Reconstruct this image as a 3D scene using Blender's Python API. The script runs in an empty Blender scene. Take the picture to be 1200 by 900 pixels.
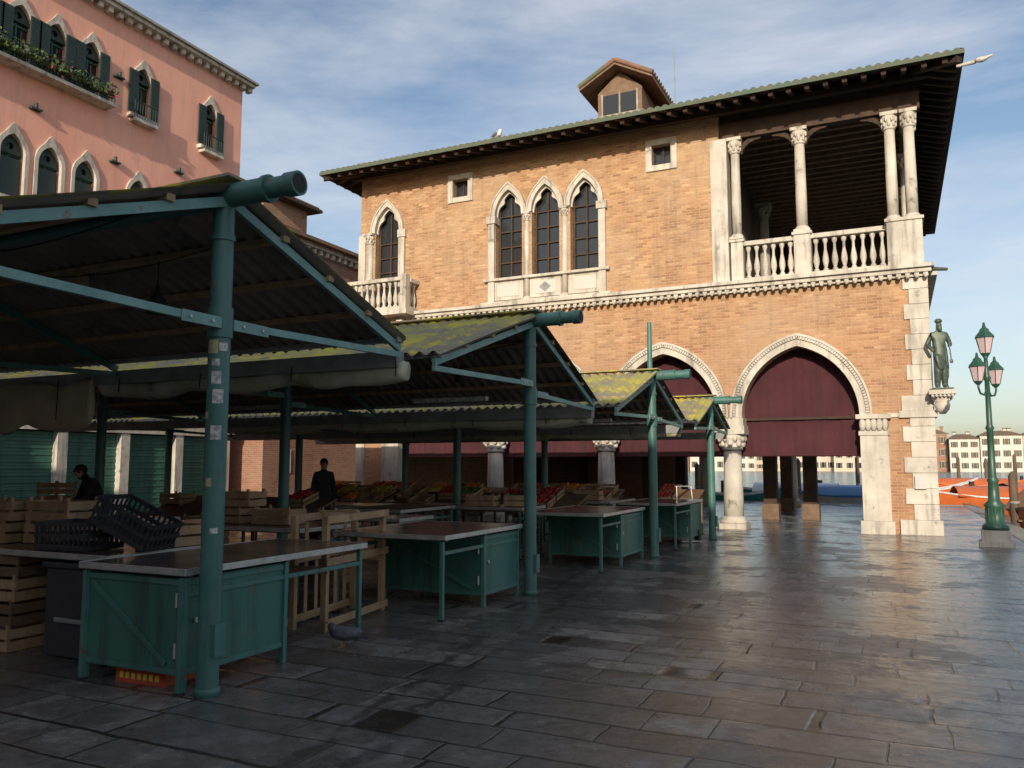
import bpy, bmesh, math, random
from mathutils import Vector, Matrix, noise
random.seed(7)
R=random.random
def U(a,b): return a+(b-a)*random.random()
sc=bpy.context.scene
# ---------------------------------------------------------------- materials
MATS={}
def newmat(name):
    m=bpy.data.materials.new(name); m.use_nodes=True
    nt=m.node_tree; b=nt.nodes['Principled BSDF']; MATS[name]=m
    return m,nt,b
def N(nt,t,**k):
    n=nt.nodes.new(t)
    for a,v in k.items(): setattr(n,a,v)
    return n
def noise_n(nt,vec,scale,detail=4,rough=.6,dist=0):
    n=N(nt,'ShaderNodeTexNoise'); n.inputs['Scale'].default_value=scale
    n.inputs['Detail'].default_value=detail; n.inputs['Roughness'].default_value=rough
    n.inputs['Distortion'].default_value=dist
    nt.links.new(vec,n.inputs['Vector']); return n.outputs['Fac']
def ramp(nt,fac,stops):
    r=N(nt,'ShaderNodeValToRGB'); e=r.color_ramp.elements
    while len(e)<len(stops): e.new(.5)
    for i,(p,c) in enumerate(stops):
        e[i].position=p; e[i].color=(c,c,c,1) if not isinstance(c,tuple) else (*c,1)
    nt.links.new(fac,r.inputs[0]); return r.outputs[0]
def mix(nt,fac,a,b,mode='MIX'):
    m=N(nt,'ShaderNodeMix',data_type='RGBA',blend_type=mode)
    for i,v in ((0,fac),(6,a),(7,b)):
        if isinstance(v,(int,float)): m.inputs[i].default_value=v
        elif isinstance(v,tuple): m.inputs[i].default_value=(*v,1)
        else: nt.links.new(v,m.inputs[i])
    return m.outputs[2]
def math_n(nt,op,a,b=0,c=None):
    m=N(nt,'ShaderNodeMath',operation=op)
    for i,v in enumerate((a,b) if c is None else (a,b,c)):
        if isinstance(v,(int,float)): m.inputs[i].default_value=v
        else: nt.links.new(v,m.inputs[i])
    return m.outputs[0]
def bump(nt,b,h,strength,dist=.02):
    n=N(nt,'ShaderNodeBump'); n.inputs['Strength'].default_value=strength; n.inputs['Distance'].default_value=dist
    nt.links.new(h,n.inputs['Height']); nt.links.new(n.outputs[0],b.inputs['Normal'])
def streaks(nt,pos):
    mp=N(nt,'ShaderNodeMapping'); mp.inputs['Scale'].default_value=(3.2,3.2,.28); nt.links.new(pos,mp.inputs[0])
    return noise_n(nt,mp.outputs[0],1.3,7,.7)
def simple(name,c1,c2,scale=4,rough=.7,bs=.2,metal=0,lo=.35,hi=.65,grime=None,stretch=None,streak=None):
    m,nt,b=newmat(name)
    g=N(nt,'ShaderNodeNewGeometry'); pos=g.outputs['Position']
    if stretch:
        mp=N(nt,'ShaderNodeMapping'); mp.inputs['Scale'].default_value=stretch
        nt.links.new(pos,mp.inputs[0]); pos=mp.outputs[0]
    f=noise_n(nt,pos,scale,6,.65)
    col=mix(nt,ramp(nt,f,[(lo,0.),(hi,1.)]),c1,c2)
    if grime:
        f2=noise_n(nt,g.outputs['Position'],grime[1],8,.7)
        col=mix(nt,ramp(nt,f2,[(grime[2],0.),(grime[2]+.08,1.)]),col,grime[0])
    if streak: col=mix(nt,ramp(nt,streaks(nt,g.outputs['Position']),[(.50,0.),(.68,streak[1])]),col,streak[0])
    nt.links.new(col,b.inputs['Base Color'])
    f3=noise_n(nt,pos,scale*7,4,.6)
    rr=ramp(nt,f,[(0.,max(rough-.12,.02)),(1.,min(rough+.12,1.))]); nt.links.new(rr,b.inputs['Roughness'])
    b.inputs['Metallic'].default_value=metal
    if bs: bump(nt,b,f3,bs,.01)
    return m
def wallvec(nt):
    g=N(nt,'ShaderNodeNewGeometry'); s=N(nt,'ShaderNodeSeparateXYZ'); nt.links.new(g.outputs['Position'],s.inputs[0])
    n=N(nt,'ShaderNodeSeparateXYZ'); nt.links.new(g.outputs['True Normal'],n.inputs[0])
    ax=math_n(nt,'GREATER_THAN',math_n(nt,'ABSOLUTE',n.outputs[0]),.7)
    u=math_n(nt,'ADD',math_n(nt,'MULTIPLY',s.outputs[1],ax),math_n(nt,'MULTIPLY',s.outputs[0],math_n(nt,'SUBTRACT',1.,ax)))
    c=N(nt,'ShaderNodeCombineXYZ'); nt.links.new(u,c.inputs[0]); nt.links.new(s.outputs[2],c.inputs[1])
    return g,s,c.outputs[0]
def brickmat(name,c1,c2,mort,red):
    m,nt,b=newmat(name); g,s,vec=wallvec(nt)
    br=N(nt,'ShaderNodeTexBrick'); br.inputs['Scale'].default_value=1; br.inputs['Brick Width'].default_value=.24
    br.inputs['Row Height'].default_value=.073; br.inputs['Mortar Size'].default_value=.009; br.inputs['Mortar Smooth'].default_value=.3
    br.inputs['Color1'].default_value=(0,0,0,1); br.inputs['Color2'].default_value=(1,1,1,1); br.inputs['Mortar'].default_value=(.5,.5,.5,1)
    wv=N(nt,'ShaderNodeVectorMath',operation='MULTIPLY_ADD'); wt=N(nt,'ShaderNodeTexNoise'); wt.inputs['Scale'].default_value=2.5; nt.links.new(vec,wt.inputs['Vector'])
    nt.links.new(wt.outputs['Color'],wv.inputs[0]); wv.inputs[1].default_value=(.02,.02,0); nt.links.new(vec,wv.inputs[2])
    nt.links.new(wv.outputs[0],br.inputs['Vector'])
    mixc=tuple((a_+b_)/2 for a_,b_ in zip(c1,c2))
    bc=ramp(nt,br.outputs['Color'],[(0.,tuple(x*.72 for x in c2)),(.2,c2),(.5,mixc),(.85,c1),(1.,(c1[0]*1.12,c1[1]*1.2,c1[2]*1.3))])
    P=g.outputs['Position']
    f=noise_n(nt,P,1.1,7,.72)
    bc=mix(nt,ramp(nt,f,[(.42,0.),(.68,.65)]),bc,tuple(x*.66 for x in c2))
    f2=noise_n(nt,P,.4,6,.7)
    bc=mix(nt,ramp(nt,f2,[(.45,0.),(.62,.5)]),bc,mort)
    bc=mix(nt,ramp(nt,streaks(nt,P),[(.52,0.),(.72,.5)]),bc,(.17,.115,.08))
    f6=noise_n(nt,P,5,6,.75); bc=mix(nt,ramp(nt,f6,[(.56,0.),(.7,.6)]),bc,tuple(min(1,x*1.15) for x in mort))
    z=N(nt,'ShaderNodeMapRange'); nt.links.new(s.outputs[2],z.inputs[0]); z.inputs[1].default_value=6.6; z.inputs[2].default_value=3.
    f5=math_n(nt,'MULTIPLY',z.outputs[0],ramp(nt,noise_n(nt,P,.8,5,.7),[(.3,.15),(.65,.8)]))
    bc=mix(nt,f5,bc,mix(nt,.5,bc,red))
    col=mix(nt,math_n(nt,'MULTIPLY',br.outputs['Fac'],.7),bc,mort)
    nt.links.new(col,b.inputs['Base Color']); b.inputs['Roughness'].default_value=.92
    h=math_n(nt,'ADD',math_n(nt,'MULTIPLY',br.outputs['Fac'],-1.),math_n(nt,'ADD',noise_n(nt,vec,25,3),math_n(nt,'MULTIPLY',br.outputs['Color'],.5)))
    bump(nt,b,h,.7,.016)
brickmat('brick',(.52,.31,.165),(.40,.215,.115),(.47,.36,.24),(.34,.12,.065))
brickmat('brick_red',(.38,.18,.11),(.27,.115,.075),(.36,.30,.23),(.30,.11,.07))
DK=((.13,.12,.10),.75)
simple('istrian_stone',(.60,.565,.50),(.43,.40,.35),1.8,.75,.4,grime=((.22,.205,.18),2.4,.60),streak=DK)
simple('istrian_dark',(.38,.36,.32),(.24,.225,.2),3,.8,.3,streak=DK)
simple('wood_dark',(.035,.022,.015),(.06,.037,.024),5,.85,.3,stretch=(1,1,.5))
simple('wood_rafter',(.05,.028,.018),(.03,.018,.012),3,.85,.3)
simple('wood_beam',(.075,.042,.027),(.045,.026,.017),3,.8,.3)
simple('wood_light',(.46,.31,.17),(.28,.18,.10),6,.75,.3,stretch=(1,1,.4),grime=((.20,.14,.09),5,.6))
simple('wood_brown',(.19,.12,.075),(.12,.075,.045),5,.65,.3)
GR=((.16,.085,.045),6,.60)
simple('green_paint',(.045,.145,.13),(.075,.19,.17),2.5,.45,.25,grime=GR,streak=((.035,.055,.05),.7))
simple('green_panel',(.035,.135,.11),(.05,.165,.135),1.6,.5,.25,grime=((.14,.09,.05),4,.585),streak=((.02,.05,.042),.85))
simple('green_paint_pale',(.20,.36,.33),(.13,.26,.24),3,.5,.15,grime=((.22,.14,.10),9,.59))
simple('green_shutter',(.035,.13,.10),(.05,.16,.125),2,.6,.1,streak=((.02,.05,.04),.7))
simple('dark_shutter',(.018,.04,.038),(.03,.055,.05),5,.6,.1)
simple('grey_paint',(.30,.32,.32),(.20,.21,.21),4,.5,.1)
simple('steel_top',(.17,.12,.10),(.08,.06,.052),2.2,.2,.25,metal=.25,grime=((.22,.12,.08),3,.57))
simple('steel_edge',(.55,.55,.53),(.38,.38,.36),8,.35,.1,metal=.5)
simple('roof_under',(.24,.20,.16),(.15,.125,.10),1.5,.85,.2,grime=((.09,.075,.06),.9,.57))
simple('roof_moss',(.36,.34,.10),(.24,.22,.17),1.6,.95,.8,lo=.42,hi=.56,grime=((.50,.44,.06),2.8,.52))
simple('roof_tile',(.25,.13,.08),(.16,.10,.07),3,.9,.5,grime=((.10,.13,.07),2.3,.5))
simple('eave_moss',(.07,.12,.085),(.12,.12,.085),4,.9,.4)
simple('canvas',(.56,.55,.44),(.38,.38,.26),2.5,.95,.3,grime=((.20,.22,.11),2.0,.55))
simple('canvas_beige',(.60,.49,.35),(.46,.36,.25),2,.95,.3)
simple('curtain',(.07,.016,.022),(.048,.012,.017),1.2,.9,.2,streak=((.03,.012,.014),.6))
simple('pink_plaster',(.82,.43,.33),(.75,.37,.28),.5,.9,.15,grime=((.66,.36,.28),.9,.62),streak=((.55,.30,.24),.5))
simple('cream_plaster',(.54,.48,.40),(.46,.40,.33),.2,.9,.1)
simple('white_plaster',(.58,.56,.52),(.5,.47,.43),.2,.9,.1)
simple('ochre_plaster',(.50,.40,.32),(.44,.34,.27),.2,.9,.1)
simple('bronze',(.06,.075,.06),(.11,.15,.12),8,.5,.3,metal=.4)
simple('lamp_green',(.02,.07,.05),(.03,.09,.065),6,.4,.15)
simple('black_plastic',(.03,.032,.04),(.045,.048,.055),6,.45,.1)
simple('cloth_dark',(.02,.02,.026),(.035,.033,.04),12,.9,.3)
simple('trouser',(.03,.035,.055),(.02,.024,.035),12,.9,.3)
simple('skin',(.55,.33,.24),(.48,.28,.20),10,.55,.05)
simple('hair',(.035,.022,.014),(.02,.014,.01),30,.7,.3)
simple('white_feather',(.75,.75,.74),(.62,.62,.62),20,.8,.1)
simple('grey_feather',(.13,.14,.16),(.08,.09,.10),15,.7,.1)
simple('dark_feather',(.04,.045,.055),(.06,.06,.07),15,.7,.1)
simple('beak',(.5,.22,.12),(.4,.18,.08),20,.5,0)
simple('rubber',(.02,.02,.02),(.03,.03,.03),10,.8,.1)
simple('red_box',(.42,.06,.03),(.5,.10,.03),6,.7,.1)
simple('yellow_print',(.75,.55,.08),(.7,.5,.1),6,.7,0)
simple('sticker_white',(.60,.59,.55),(.3,.3,.29),25,.6,0,lo=.45,hi=.55)
simple('sticker_yellow',(.52,.46,.25),(.35,.28,.2),25,.6,0)
simple('orange_fruit',(.65,.24,.02),(.55,.18,.02),8,.5,.1)
simple('red_fruit',(.45,.03,.02),(.32,.025,.02),8,.4,.1)
simple('yellow_fruit',(.58,.46,.06),(.48,.38,.05),8,.5,.1)
simple('green_leafy',(.06,.14,.02),(.10,.20,.04),8,.6,.2)
simple('leaf',(.04,.085,.02),(.08,.12,.03),8,.7,.2)
simple('flower',(.5,.05,.08),(.4,.04,.05),8,.7,.2)
simple('boat_orange',(.60,.15,.04),(.5,.12,.03),3,.4,.05)
simple('boat_teal',(.05,.30,.32),(.04,.24,.26),3,.4,.05)
simple('boat_white',(.65,.66,.68),(.5,.52,.55),3,.4,.05)
simple('boat_blue',(.05,.22,.48),(.04,.16,.38),3,.4,.05)
simple('mooring_wood',(.14,.10,.07),(.08,.06,.045),4,.85,.4,stretch=(1,1,.3))
simple('paper',(.6,.6,.58),(.5,.5,.48),10,.8,0)
m,nt,b=newmat('glass_dark'); b.inputs['Base Color'].default_value=(.025,.03,.035,1); b.inputs['Roughness'].default_value=.07
g=N(nt,'ShaderNodeNewGeometry'); bump(nt,b,noise_n(nt,g.outputs['Position'],3,1),.08,.05)
m,nt,b=newmat('lamp_glass'); b.inputs['Base Color'].default_value=(.80,.62,.66,1); b.inputs['Roughness'].default_value=.2; b.inputs['Transmission Weight'].default_value=.35
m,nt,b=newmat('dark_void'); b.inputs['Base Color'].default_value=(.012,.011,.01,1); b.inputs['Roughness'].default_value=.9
# water
m,nt,b=newmat('canal_water'); b.inputs['Base Color'].default_value=(.04,.12,.13,1); b.inputs['Roughness'].default_value=.12
g=N(nt,'ShaderNodeNewGeometry'); mp=N(nt,'ShaderNodeMapping'); mp.inputs['Scale'].default_value=(1,.5,1); nt.links.new(g.outputs['Position'],mp.inputs[0])
bump(nt,b,noise_n(nt,mp.outputs[0],1.8,6,.65),1.,.35)
# paving
m,nt,b=newmat('stone_paving'); g=N(nt,'ShaderNodeNewGeometry'); pos=g.outputs['Position']
s=N(nt,'ShaderNodeSeparateXYZ'); nt.links.new(pos,s.inputs[0])
wob=N(nt,'ShaderNodeTexNoise'); wob.inputs['Scale'].default_value=1.3; wob.inputs['Detail'].default_value=4; nt.links.new(pos,wob.inputs['Vector'])
vm=N(nt,'ShaderNodeVectorMath',operation='MULTIPLY_ADD'); nt.links.new(wob.outputs['Color'],vm.inputs[0]); vm.inputs[1].default_value=(.12,.11,0); nt.links.new(pos,vm.inputs[2])
s2=N(nt,'ShaderNodeSeparateXYZ'); nt.links.new(vm.outputs[0],s2.inputs[0])
ny=N(nt,'ShaderNodeTexNoise',noise_dimensions='1D'); ny.inputs['Scale'].default_value=.9; ny.inputs['Detail'].default_value=1; nt.links.new(s2.outputs[1],ny.inputs['W'])
yy_=math_n(nt,'MULTIPLY_ADD',ny.outputs['Fac'],.55,s2.outputs[1])
row=math_n(nt,'FLOOR',math_n(nt,'DIVIDE',yy_,.38))
wn=N(nt,'ShaderNodeTexWhiteNoise',noise_dimensions='1D'); nt.links.new(row,wn.inputs['W'])
sx=math_n(nt,'MULTIPLY_ADD',wn.outputs['Value'],3.,s2.outputs[0])
n1=N(nt,'ShaderNodeTexNoise',noise_dimensions='1D'); n1.inputs['Scale'].default_value=.8; n1.inputs['Detail'].default_value=0
nt.links.new(math_n(nt,'ADD',sx,math_n(nt,'MULTIPLY',row,17.3)),n1.inputs['W'])
sx=math_n(nt,'MULTIPLY_ADD',n1.outputs['Fac'],1.3,sx)
cv=N(nt,'ShaderNodeCombineXYZ'); nt.links.new(sx,cv.inputs[0]); nt.links.new(yy_,cv.inputs[1])
br=N(nt,'ShaderNodeTexBrick'); br.inputs['Scale'].default_value=1; br.inputs['Brick Width'].default_value=.78; br.inputs['Row Height'].default_value=.38
br.inputs['Mortar Size'].default_value=.015; br.inputs['Mortar Smooth'].default_value=.5; br.offset=.5
br.inputs['Color1'].default_value=(0,0,0,1); br.inputs['Color2'].default_value=(1,1,1,1); br.inputs['Mortar'].default_value=(.5,.5,.5,1)
nt.links.new(cv.outputs[0],br.inputs['Vector'])
tone=ramp(nt,br.outputs['Color'],[(0.,(.12,.12,.125)),(.25,(.185,.182,.185)),(.7,(.26,.252,.245)),(1.,(.37,.35,.32))])
fine=noise_n(nt,pos,7,9,.8)
tone=mix(nt,ramp(nt,fine,[(.38,.8),(.58,0.)]),tone,(.07,.068,.066))
speck=noise_n(nt,pos,32,4,.7); tone=mix(nt,ramp(nt,speck,[(.55,0.),(.7,.4)]),tone,(.38,.37,.35))
big=noise_n(nt,pos,.7,8,.72)
wet=ramp(nt,big,[(.44,0.),(.51,1.)])
tl=math_n(nt,'ADD',s.outputs[0],math_n(nt,'MULTIPLY_ADD',s.outputs[1],.17,2.25))
tn=math_n(nt,'MULTIPLY_ADD',noise_n(nt,pos,1.4,5,.7),.9,-.45)
tl2=math_n(nt,'ADD',tl,math_n(nt,'MULTIPLY',tn,.6))
d1=math_n(nt,'ABSOLUTE',math_n(nt,'SUBTRACT',math_n(nt,'ABSOLUTE',tl2),.16))
trk=math_n(nt,'MULTIPLY',ramp(nt,d1,[(.03,1.),(.10,0.)]),ramp(nt,noise_n(nt,pos,3,5,.7),[(.36,0.),(.5,1.)]))
st2=math_n(nt,'MULTIPLY',ramp(nt,math_n(nt,'ABSOLUTE',tl2),[(.25,1.),(.8,0.)]),ramp(nt,noise_n(nt,pos,2.2,7,.75),[(.48,0.),(.58,.8)]))
wet2=math_n(nt,'MAXIMUM',math_n(nt,'MAXIMUM',math_n(nt,'MULTIPLY',wet,.5),trk),st2)
tone=mix(nt,wet2,tone,(.055,.053,.052))
warm=noise_n(nt,pos,.25,3,.5)
tone=mix(nt,math_n(nt,'MULTIPLY',warm,.25),tone,(.17,.14,.11))
col=mix(nt,br.outputs['Fac'],tone,(.028,.025,.022))
nt.links.new(col,b.inputs['Base Color'])
rg=mix(nt,wet,(.36,.36,.36),(.07,.07,.07)); rg=mix(nt,math_n(nt,'MULTIPLY',ramp(nt,fine,[(.38,1.),(.55,0.)]),.45),rg,(.5,.5,.5))
nt.links.new(rg,b.inputs['Roughness'])
b.inputs['Specular IOR Level'].default_value=.8
h=math_n(nt,'MULTIPLY_ADD',br.outputs['Fac'],-1.4,math_n(nt,'ADD',math_n(nt,'MULTIPLY',fine,.55),math_n(nt,'ADD',math_n(nt,'MULTIPLY',noise_n(nt,pos,2.2,3),1.6),math_n(nt,'MULTIPLY',br.outputs['Color'],.6))))
bump(nt,b,h,.55,.02)
# ---------------------------------------------------------------- mesh builder
class B:
    def __init__(s,off=(0,0,0),rot=0.,scale=1.):
        s.v=[];s.f=[];s.m=[];s.s=[];s.mats=[]; s.M=Matrix.Translation(off)@Matrix.Rotation(rot,4,'Z')@Matrix.Scale(scale,4)
    def add(s,vs,fs,mat,smooth=False):
        o=len(s.v); s.v+=[s.M@Vector(v) for v in vs]
        if mat not in s.mats: s.mats.append(mat)
        i=s.mats.index(mat)
        for f in fs: s.f.append([o+k for k in f]); s.m.append(i); s.s.append(smooth)
    def box(s,x0,x1,y0,y1,z0,z1,mat):
        vs=[(x,y,z) for x in(x0,x1) for y in(y0,y1) for z in(z0,z1)]
        s.add(vs,[(0,1,3,2),(4,6,7,5),(0,4,5,1),(2,3,7,6),(0,2,6,4),(1,5,7,3)],mat)
    def beam(s,p0,p1,w,h,mat,up=(0,0,1)):
        p0=Vector(p0);p1=Vector(p1);d=(p1-p0).normalized();u=Vector(up)
        if abs(d.dot(u))>.98: u=Vector((0,1,0))
        a=d.cross(u).normalized();c=a.cross(d).normalized()
        vs=[]
        for p in(p0,p1):
            for i,j in((-1,-1),(1,-1),(1,1),(-1,1)): vs.append(p+a*w/2*i+c*h/2*j)
        s.add(vs,[(0,1,2,3),(7,6,5,4),(0,4,5,1),(1,5,6,2),(2,6,7,3),(3,7,4,0)],mat)
    def cyl(s,p0,p1,r0,r1,mat,n=16,caps=True):
        p0=Vector(p0);p1=Vector(p1);d=(p1-p0).normalized();u=Vector((0,0,1)) if abs(d.z)<.95 else Vector((1,0,0))
        a=d.cross(u).normalized();c=d.cross(a)
        vs=[];fs=[]
        for p,r in((p0,r0),(p1,r1)):
            for k in range(n):
                t=2*math.pi*k/n; vs.append(p+a*r*math.cos(t)+c*r*math.sin(t))
        for k in range(n): fs.append((k,(k+1)%n,n+(k+1)%n,n+k))
        s.add(vs,fs,mat,True)
        if caps: s.add(vs,[tuple(range(n)),tuple(range(n,2*n))],mat)
    def lathe(s,x,y,prof,mat,n=16,z=0,sq=None):
        vs=[];fs=[]
        for (r,h) in prof:
            for k in range(n):
                t=2*math.pi*(k+.5)/n; vs.append((x+r*math.cos(t),y+r*math.sin(t),z+h))
        for i in range(len(prof)-1):
            for k in range(n):
                a=i*n+k;b2=i*n+(k+1)%n; fs.append((a,b2,b2+n,a+n))
        fs.append(tuple(range(n))); fs.append(tuple(range((len(prof)-1)*n,len(prof)*n)))
        s.add(vs,fs,mat,n>8)
    def ball(s,c,r,mat,n=10,m=7):
        if not hasattr(r,'__len__'): r=(r,r,r)
        vs=[(c[0],c[1],c[2]+r[2])];fs=[]
        for i in range(1,m):
            p=math.pi*i/m
            for k in range(n):
                t=2*math.pi*k/n; vs.append((c[0]+r[0]*math.sin(p)*math.cos(t),c[1]+r[1]*math.sin(p)*math.sin(t),c[2]+r[2]*math.cos(p)))
        vs.append((c[0],c[1],c[2]-r[2]))
        for k in range(n):
            fs.append((0,1+k,1+(k+1)%n)); fs.append((len(vs)-1,1+(m-2)*n+(k+1)%n,1+(m-2)*n+k))
            for i in range(m-2): fs.append((1+i*n+k,1+(i+1)*n+k,1+(i+1)*n+(k+1)%n,1+i*n+(k+1)%n))
        s.add(vs,fs,mat,True)
    def plate(s,outer,holes,thick,mapf,mat):
        cu=bpy.data.curves.new('t','CURVE'); cu.dimensions='2D'; cu.fill_mode='BOTH'; cu.extrude=thick/2
        for poly in [outer]+holes:
            sp=cu.splines.new('POLY'); sp.points.add(len(poly)-1)
            for i,p in enumerate(poly): sp.points[i].co=(p[0],p[1],0,1)
            sp.use_cyclic_u=True
        ob=bpy.data.objects.new('t',cu); sc.collection.objects.link(ob)
        dg=bpy.context.evaluated_depsgraph_get(); me=bpy.data.meshes.new_from_object(ob.evaluated_get(dg))
        s.add([mapf(*v.co) for v in me.vertices],[tuple(p.vertices) for p in me.polygons],mat)
        bpy.data.objects.remove(ob); bpy.data.curves.remove(cu); bpy.data.meshes.remove(me)
    def skin(s,vs,es,rs,mat,sub=1,root=0,matf=None):
        me=bpy.data.meshes.new('t'); me.from_pydata(vs,es,[]); ob=bpy.data.objects.new('t',me); sc.collection.objects.link(ob)
        ob.modifiers.new('s','SKIN'); d=me.skin_vertices[0].data
        for i,r in enumerate(rs): d[i].radius=r if hasattr(r,'__len__') else (r,r); d[i].use_root=(i==root)
        if sub: sm=ob.modifiers.new('u','SUBSURF'); sm.levels=sub; sm.render_levels=sub
        dg=bpy.context.evaluated_depsgraph_get(); m2=bpy.data.meshes.new_from_object(ob.evaluated_get(dg))
        co=[v.co.copy() for v in m2.vertices]
        groups={}
        for p in m2.polygons:
            c=p.center; mm=matf(c) if matf else mat; groups.setdefault(mm,[]).append(tuple(p.vertices))
        for mm,fs in groups.items(): s.add(co,fs,mm,True)
        bpy.data.objects.remove(ob); bpy.data.meshes.remove(me); bpy.data.meshes.remove(m2)
    def build(s,name,parent=None,bev=0,recalc=True):
        bm=bmesh.new(); bv=[bm.verts.new(v) for v in s.v]
        for f,mi,sm in zip(s.f,s.m,s.s):
            try: fc=bm.faces.new([bv[k] for k in f]); fc.material_index=mi; fc.smooth=sm
            except ValueError: pass
        lo=[v for v in bm.verts if not v.link_faces]
        bmesh.ops.delete(bm,geom=lo,context='VERTS')
        if recalc: bmesh.ops.recalc_face_normals(bm,faces=bm.faces)
        xs=[v.co for v in bm.verts]
        mn=Vector((min(c.x for c in xs),min(c.y for c in xs),min(c.z for c in xs))); mx=Vector((max(c.x for c in xs),max(c.y for c in xs),max(c.z for c in xs)))
        o=Vector(((mn.x+mx.x)/2,(mn.y+mx.y)/2,mn.z))
        for v in bm.verts: v.co-=o
        me=bpy.data.meshes.new(name); bm.to_mesh(me); bm.free()
        for k in s.mats: me.materials.append(MATS[k])
        ob=bpy.data.objects.new(name,me); sc.collection.objects.link(ob)
        if parent: ob.parent=parent; ob.location=o-parent.location
        else: ob.location=o
        if bev:
            bmod=ob.modifiers.new('b','BEVEL'); bmod.width=bev; bmod.segments=2; bmod.limit_method='ANGLE'
        return ob
def empty(name,loc):
    e=bpy.data.objects.new(name,None); e.location=loc; sc.collection.objects.link(e); return e
FR=lambda Y:(lambda x,y,z:(x,Y-z,y))
SX=lambda X:(lambda x,y,z:(X+z,x,y))
def arch(cx,w,sp,h,n=14):
    Rr=(h*h+w*w)/(2*w); pts=[]
    a=math.asin(min(1,h/Rr)) if w<=h else math.pi/2
    for i in range(n+1):
        t=a*i/n; pts.append((cx+w-Rr+Rr*math.cos(t),sp+Rr*math.sin(t)))
    left=[(2*cx-x,z) for x,z in reversed(pts[:-1])]
    return pts+left
def ogee(cx,w,sp,h,tip,n=14):
    return [(x,z+tip*math.exp(-((x-cx)/(w*.28))**2)) for x,z in arch(cx,w,sp,h,n)]
# ---------------------------------------------------------------- ground & water
g=B(); 
g.add([(-400,-150,0),(2.7,-150,0),(2.7,37,0),(-400,37,0)],[(0,1,2,3)],'stone_paving'); g.build('paved_ground',recalc=False)
g=B(); g.box(2.3,2.75,-150,37.05,-2,-.16,'istrian_dark'); g.box(-60,2.3,36.6,37.05,-2,-.16,'istrian_dark')
g.box(2.32,2.80,-150,37.1,-.16,.012,'istrian_dark'); g.box(-60,2.318,36.7,37.1,-.16,.012,'istrian_dark'); g.build('quay_wall')
WZ=-.45
g=B(); g.add([(-3000,-3000,WZ),(3000,-3000,WZ),(3000,3000,WZ),(-3000,3000,WZ)],[(0,1,2,3)],'canal_water'); g.build('canal_water',recalc=False)
# ---------------------------------------------------------------- market hall
YF=21.0
hall=empty('market_hall',(-7.3,27.5,0))
opens=[(-13.8,-10.9),(-10.3,-7.5),(-6.9,-4.1),(-3.5,-.75)]
SP=2.8
def arcade_outline(x0,x1,top,ops,h=1.75):
    o=[(x0,0)]
    for i,(a,b_) in enumerate(ops):
        if i==0: o.append((a,0))
        ar=arch((a+b_)/2,(b_-a)/2,SP,h)
        o+= list(reversed(ar))
    o+=[(ops[-1][1],0),(x1,0),(x1,top),(x0,top)]
    return o
w=B()
w.plate(arcade_outline(-15.4,.8,6.02,opens),[],.4,FR(YF+.2),'brick')
w.plate(arcade_outline(-15.4,.8,6.02,opens),[],.4,FR(33.8),'brick')
sops=[(21.9,24.6),(25.2,28.),(28.6,31.4)]
w.plate(arcade_outline(21.402,33.598,6.02,sops),[],.4,SX(.6),'brick')
w.box(-15.4,-15.,21.402,33.598,0,6.02,'brick')
wins=[-10.08,-8.9,-7.7]
holes=[]
def winhole(cx,w_,z0,sp,h): return [(cx-w_,z0),(cx+w_,z0)]+arch(cx,w_,sp,h)
for c in wins: holes.append(winhole(c,.43,7.1,8.98,.76))
holes.append(winhole(-14.36,.46,6.3,9.0,.82))
for c in(-5.45,-11.71): holes.append([(c-.27,9.75),(c+.27,9.75),(c+.27,10.33),(c-.27,10.33)])
w.plate([(-15.4,6.02),(-3.9,6.02),(-3.9,11.1),(-15.4,11.1)],holes,.4,FR(YF+.2),'brick')
w.box(-15.4,-15.,21.402,33.598,6.02,11.1,'brick')
w.box(-15.4,.8,33.6,34,6.02,11.1,'brick')
w.build('brick_walls',hall)
i=B()
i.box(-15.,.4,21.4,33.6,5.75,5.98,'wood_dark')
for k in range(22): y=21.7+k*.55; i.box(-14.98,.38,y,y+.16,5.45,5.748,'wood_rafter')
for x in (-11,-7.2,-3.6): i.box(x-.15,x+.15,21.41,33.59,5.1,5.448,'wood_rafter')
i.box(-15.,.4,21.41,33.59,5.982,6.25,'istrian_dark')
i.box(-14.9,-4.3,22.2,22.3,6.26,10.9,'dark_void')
i.box(-4.3,-3.9,21.402,33.2,6.3,11.05,'wood_beam')  # this and the back wall: dark wood colour stands in for loggia shade
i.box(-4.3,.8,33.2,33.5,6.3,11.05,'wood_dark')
for px,py in((-3.45,25.4),(-2.35,25.7),(-7.2,25.5),(-11,25.5),(-3.5,29.8),(-7.2,29.8),(-11,29.8)):
    i.box(px-.19,px+.19,py-.19,py+.19,.0,5.1,'wood_beam'); i.box(px-.24,px+.24,py-.24,py+.24,.0,.45,'wood_brown')
i.box(-14.9,-7.6,31.5,31.7,.0,5.1,'brick_red')
i.build('interior',hall)
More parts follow.
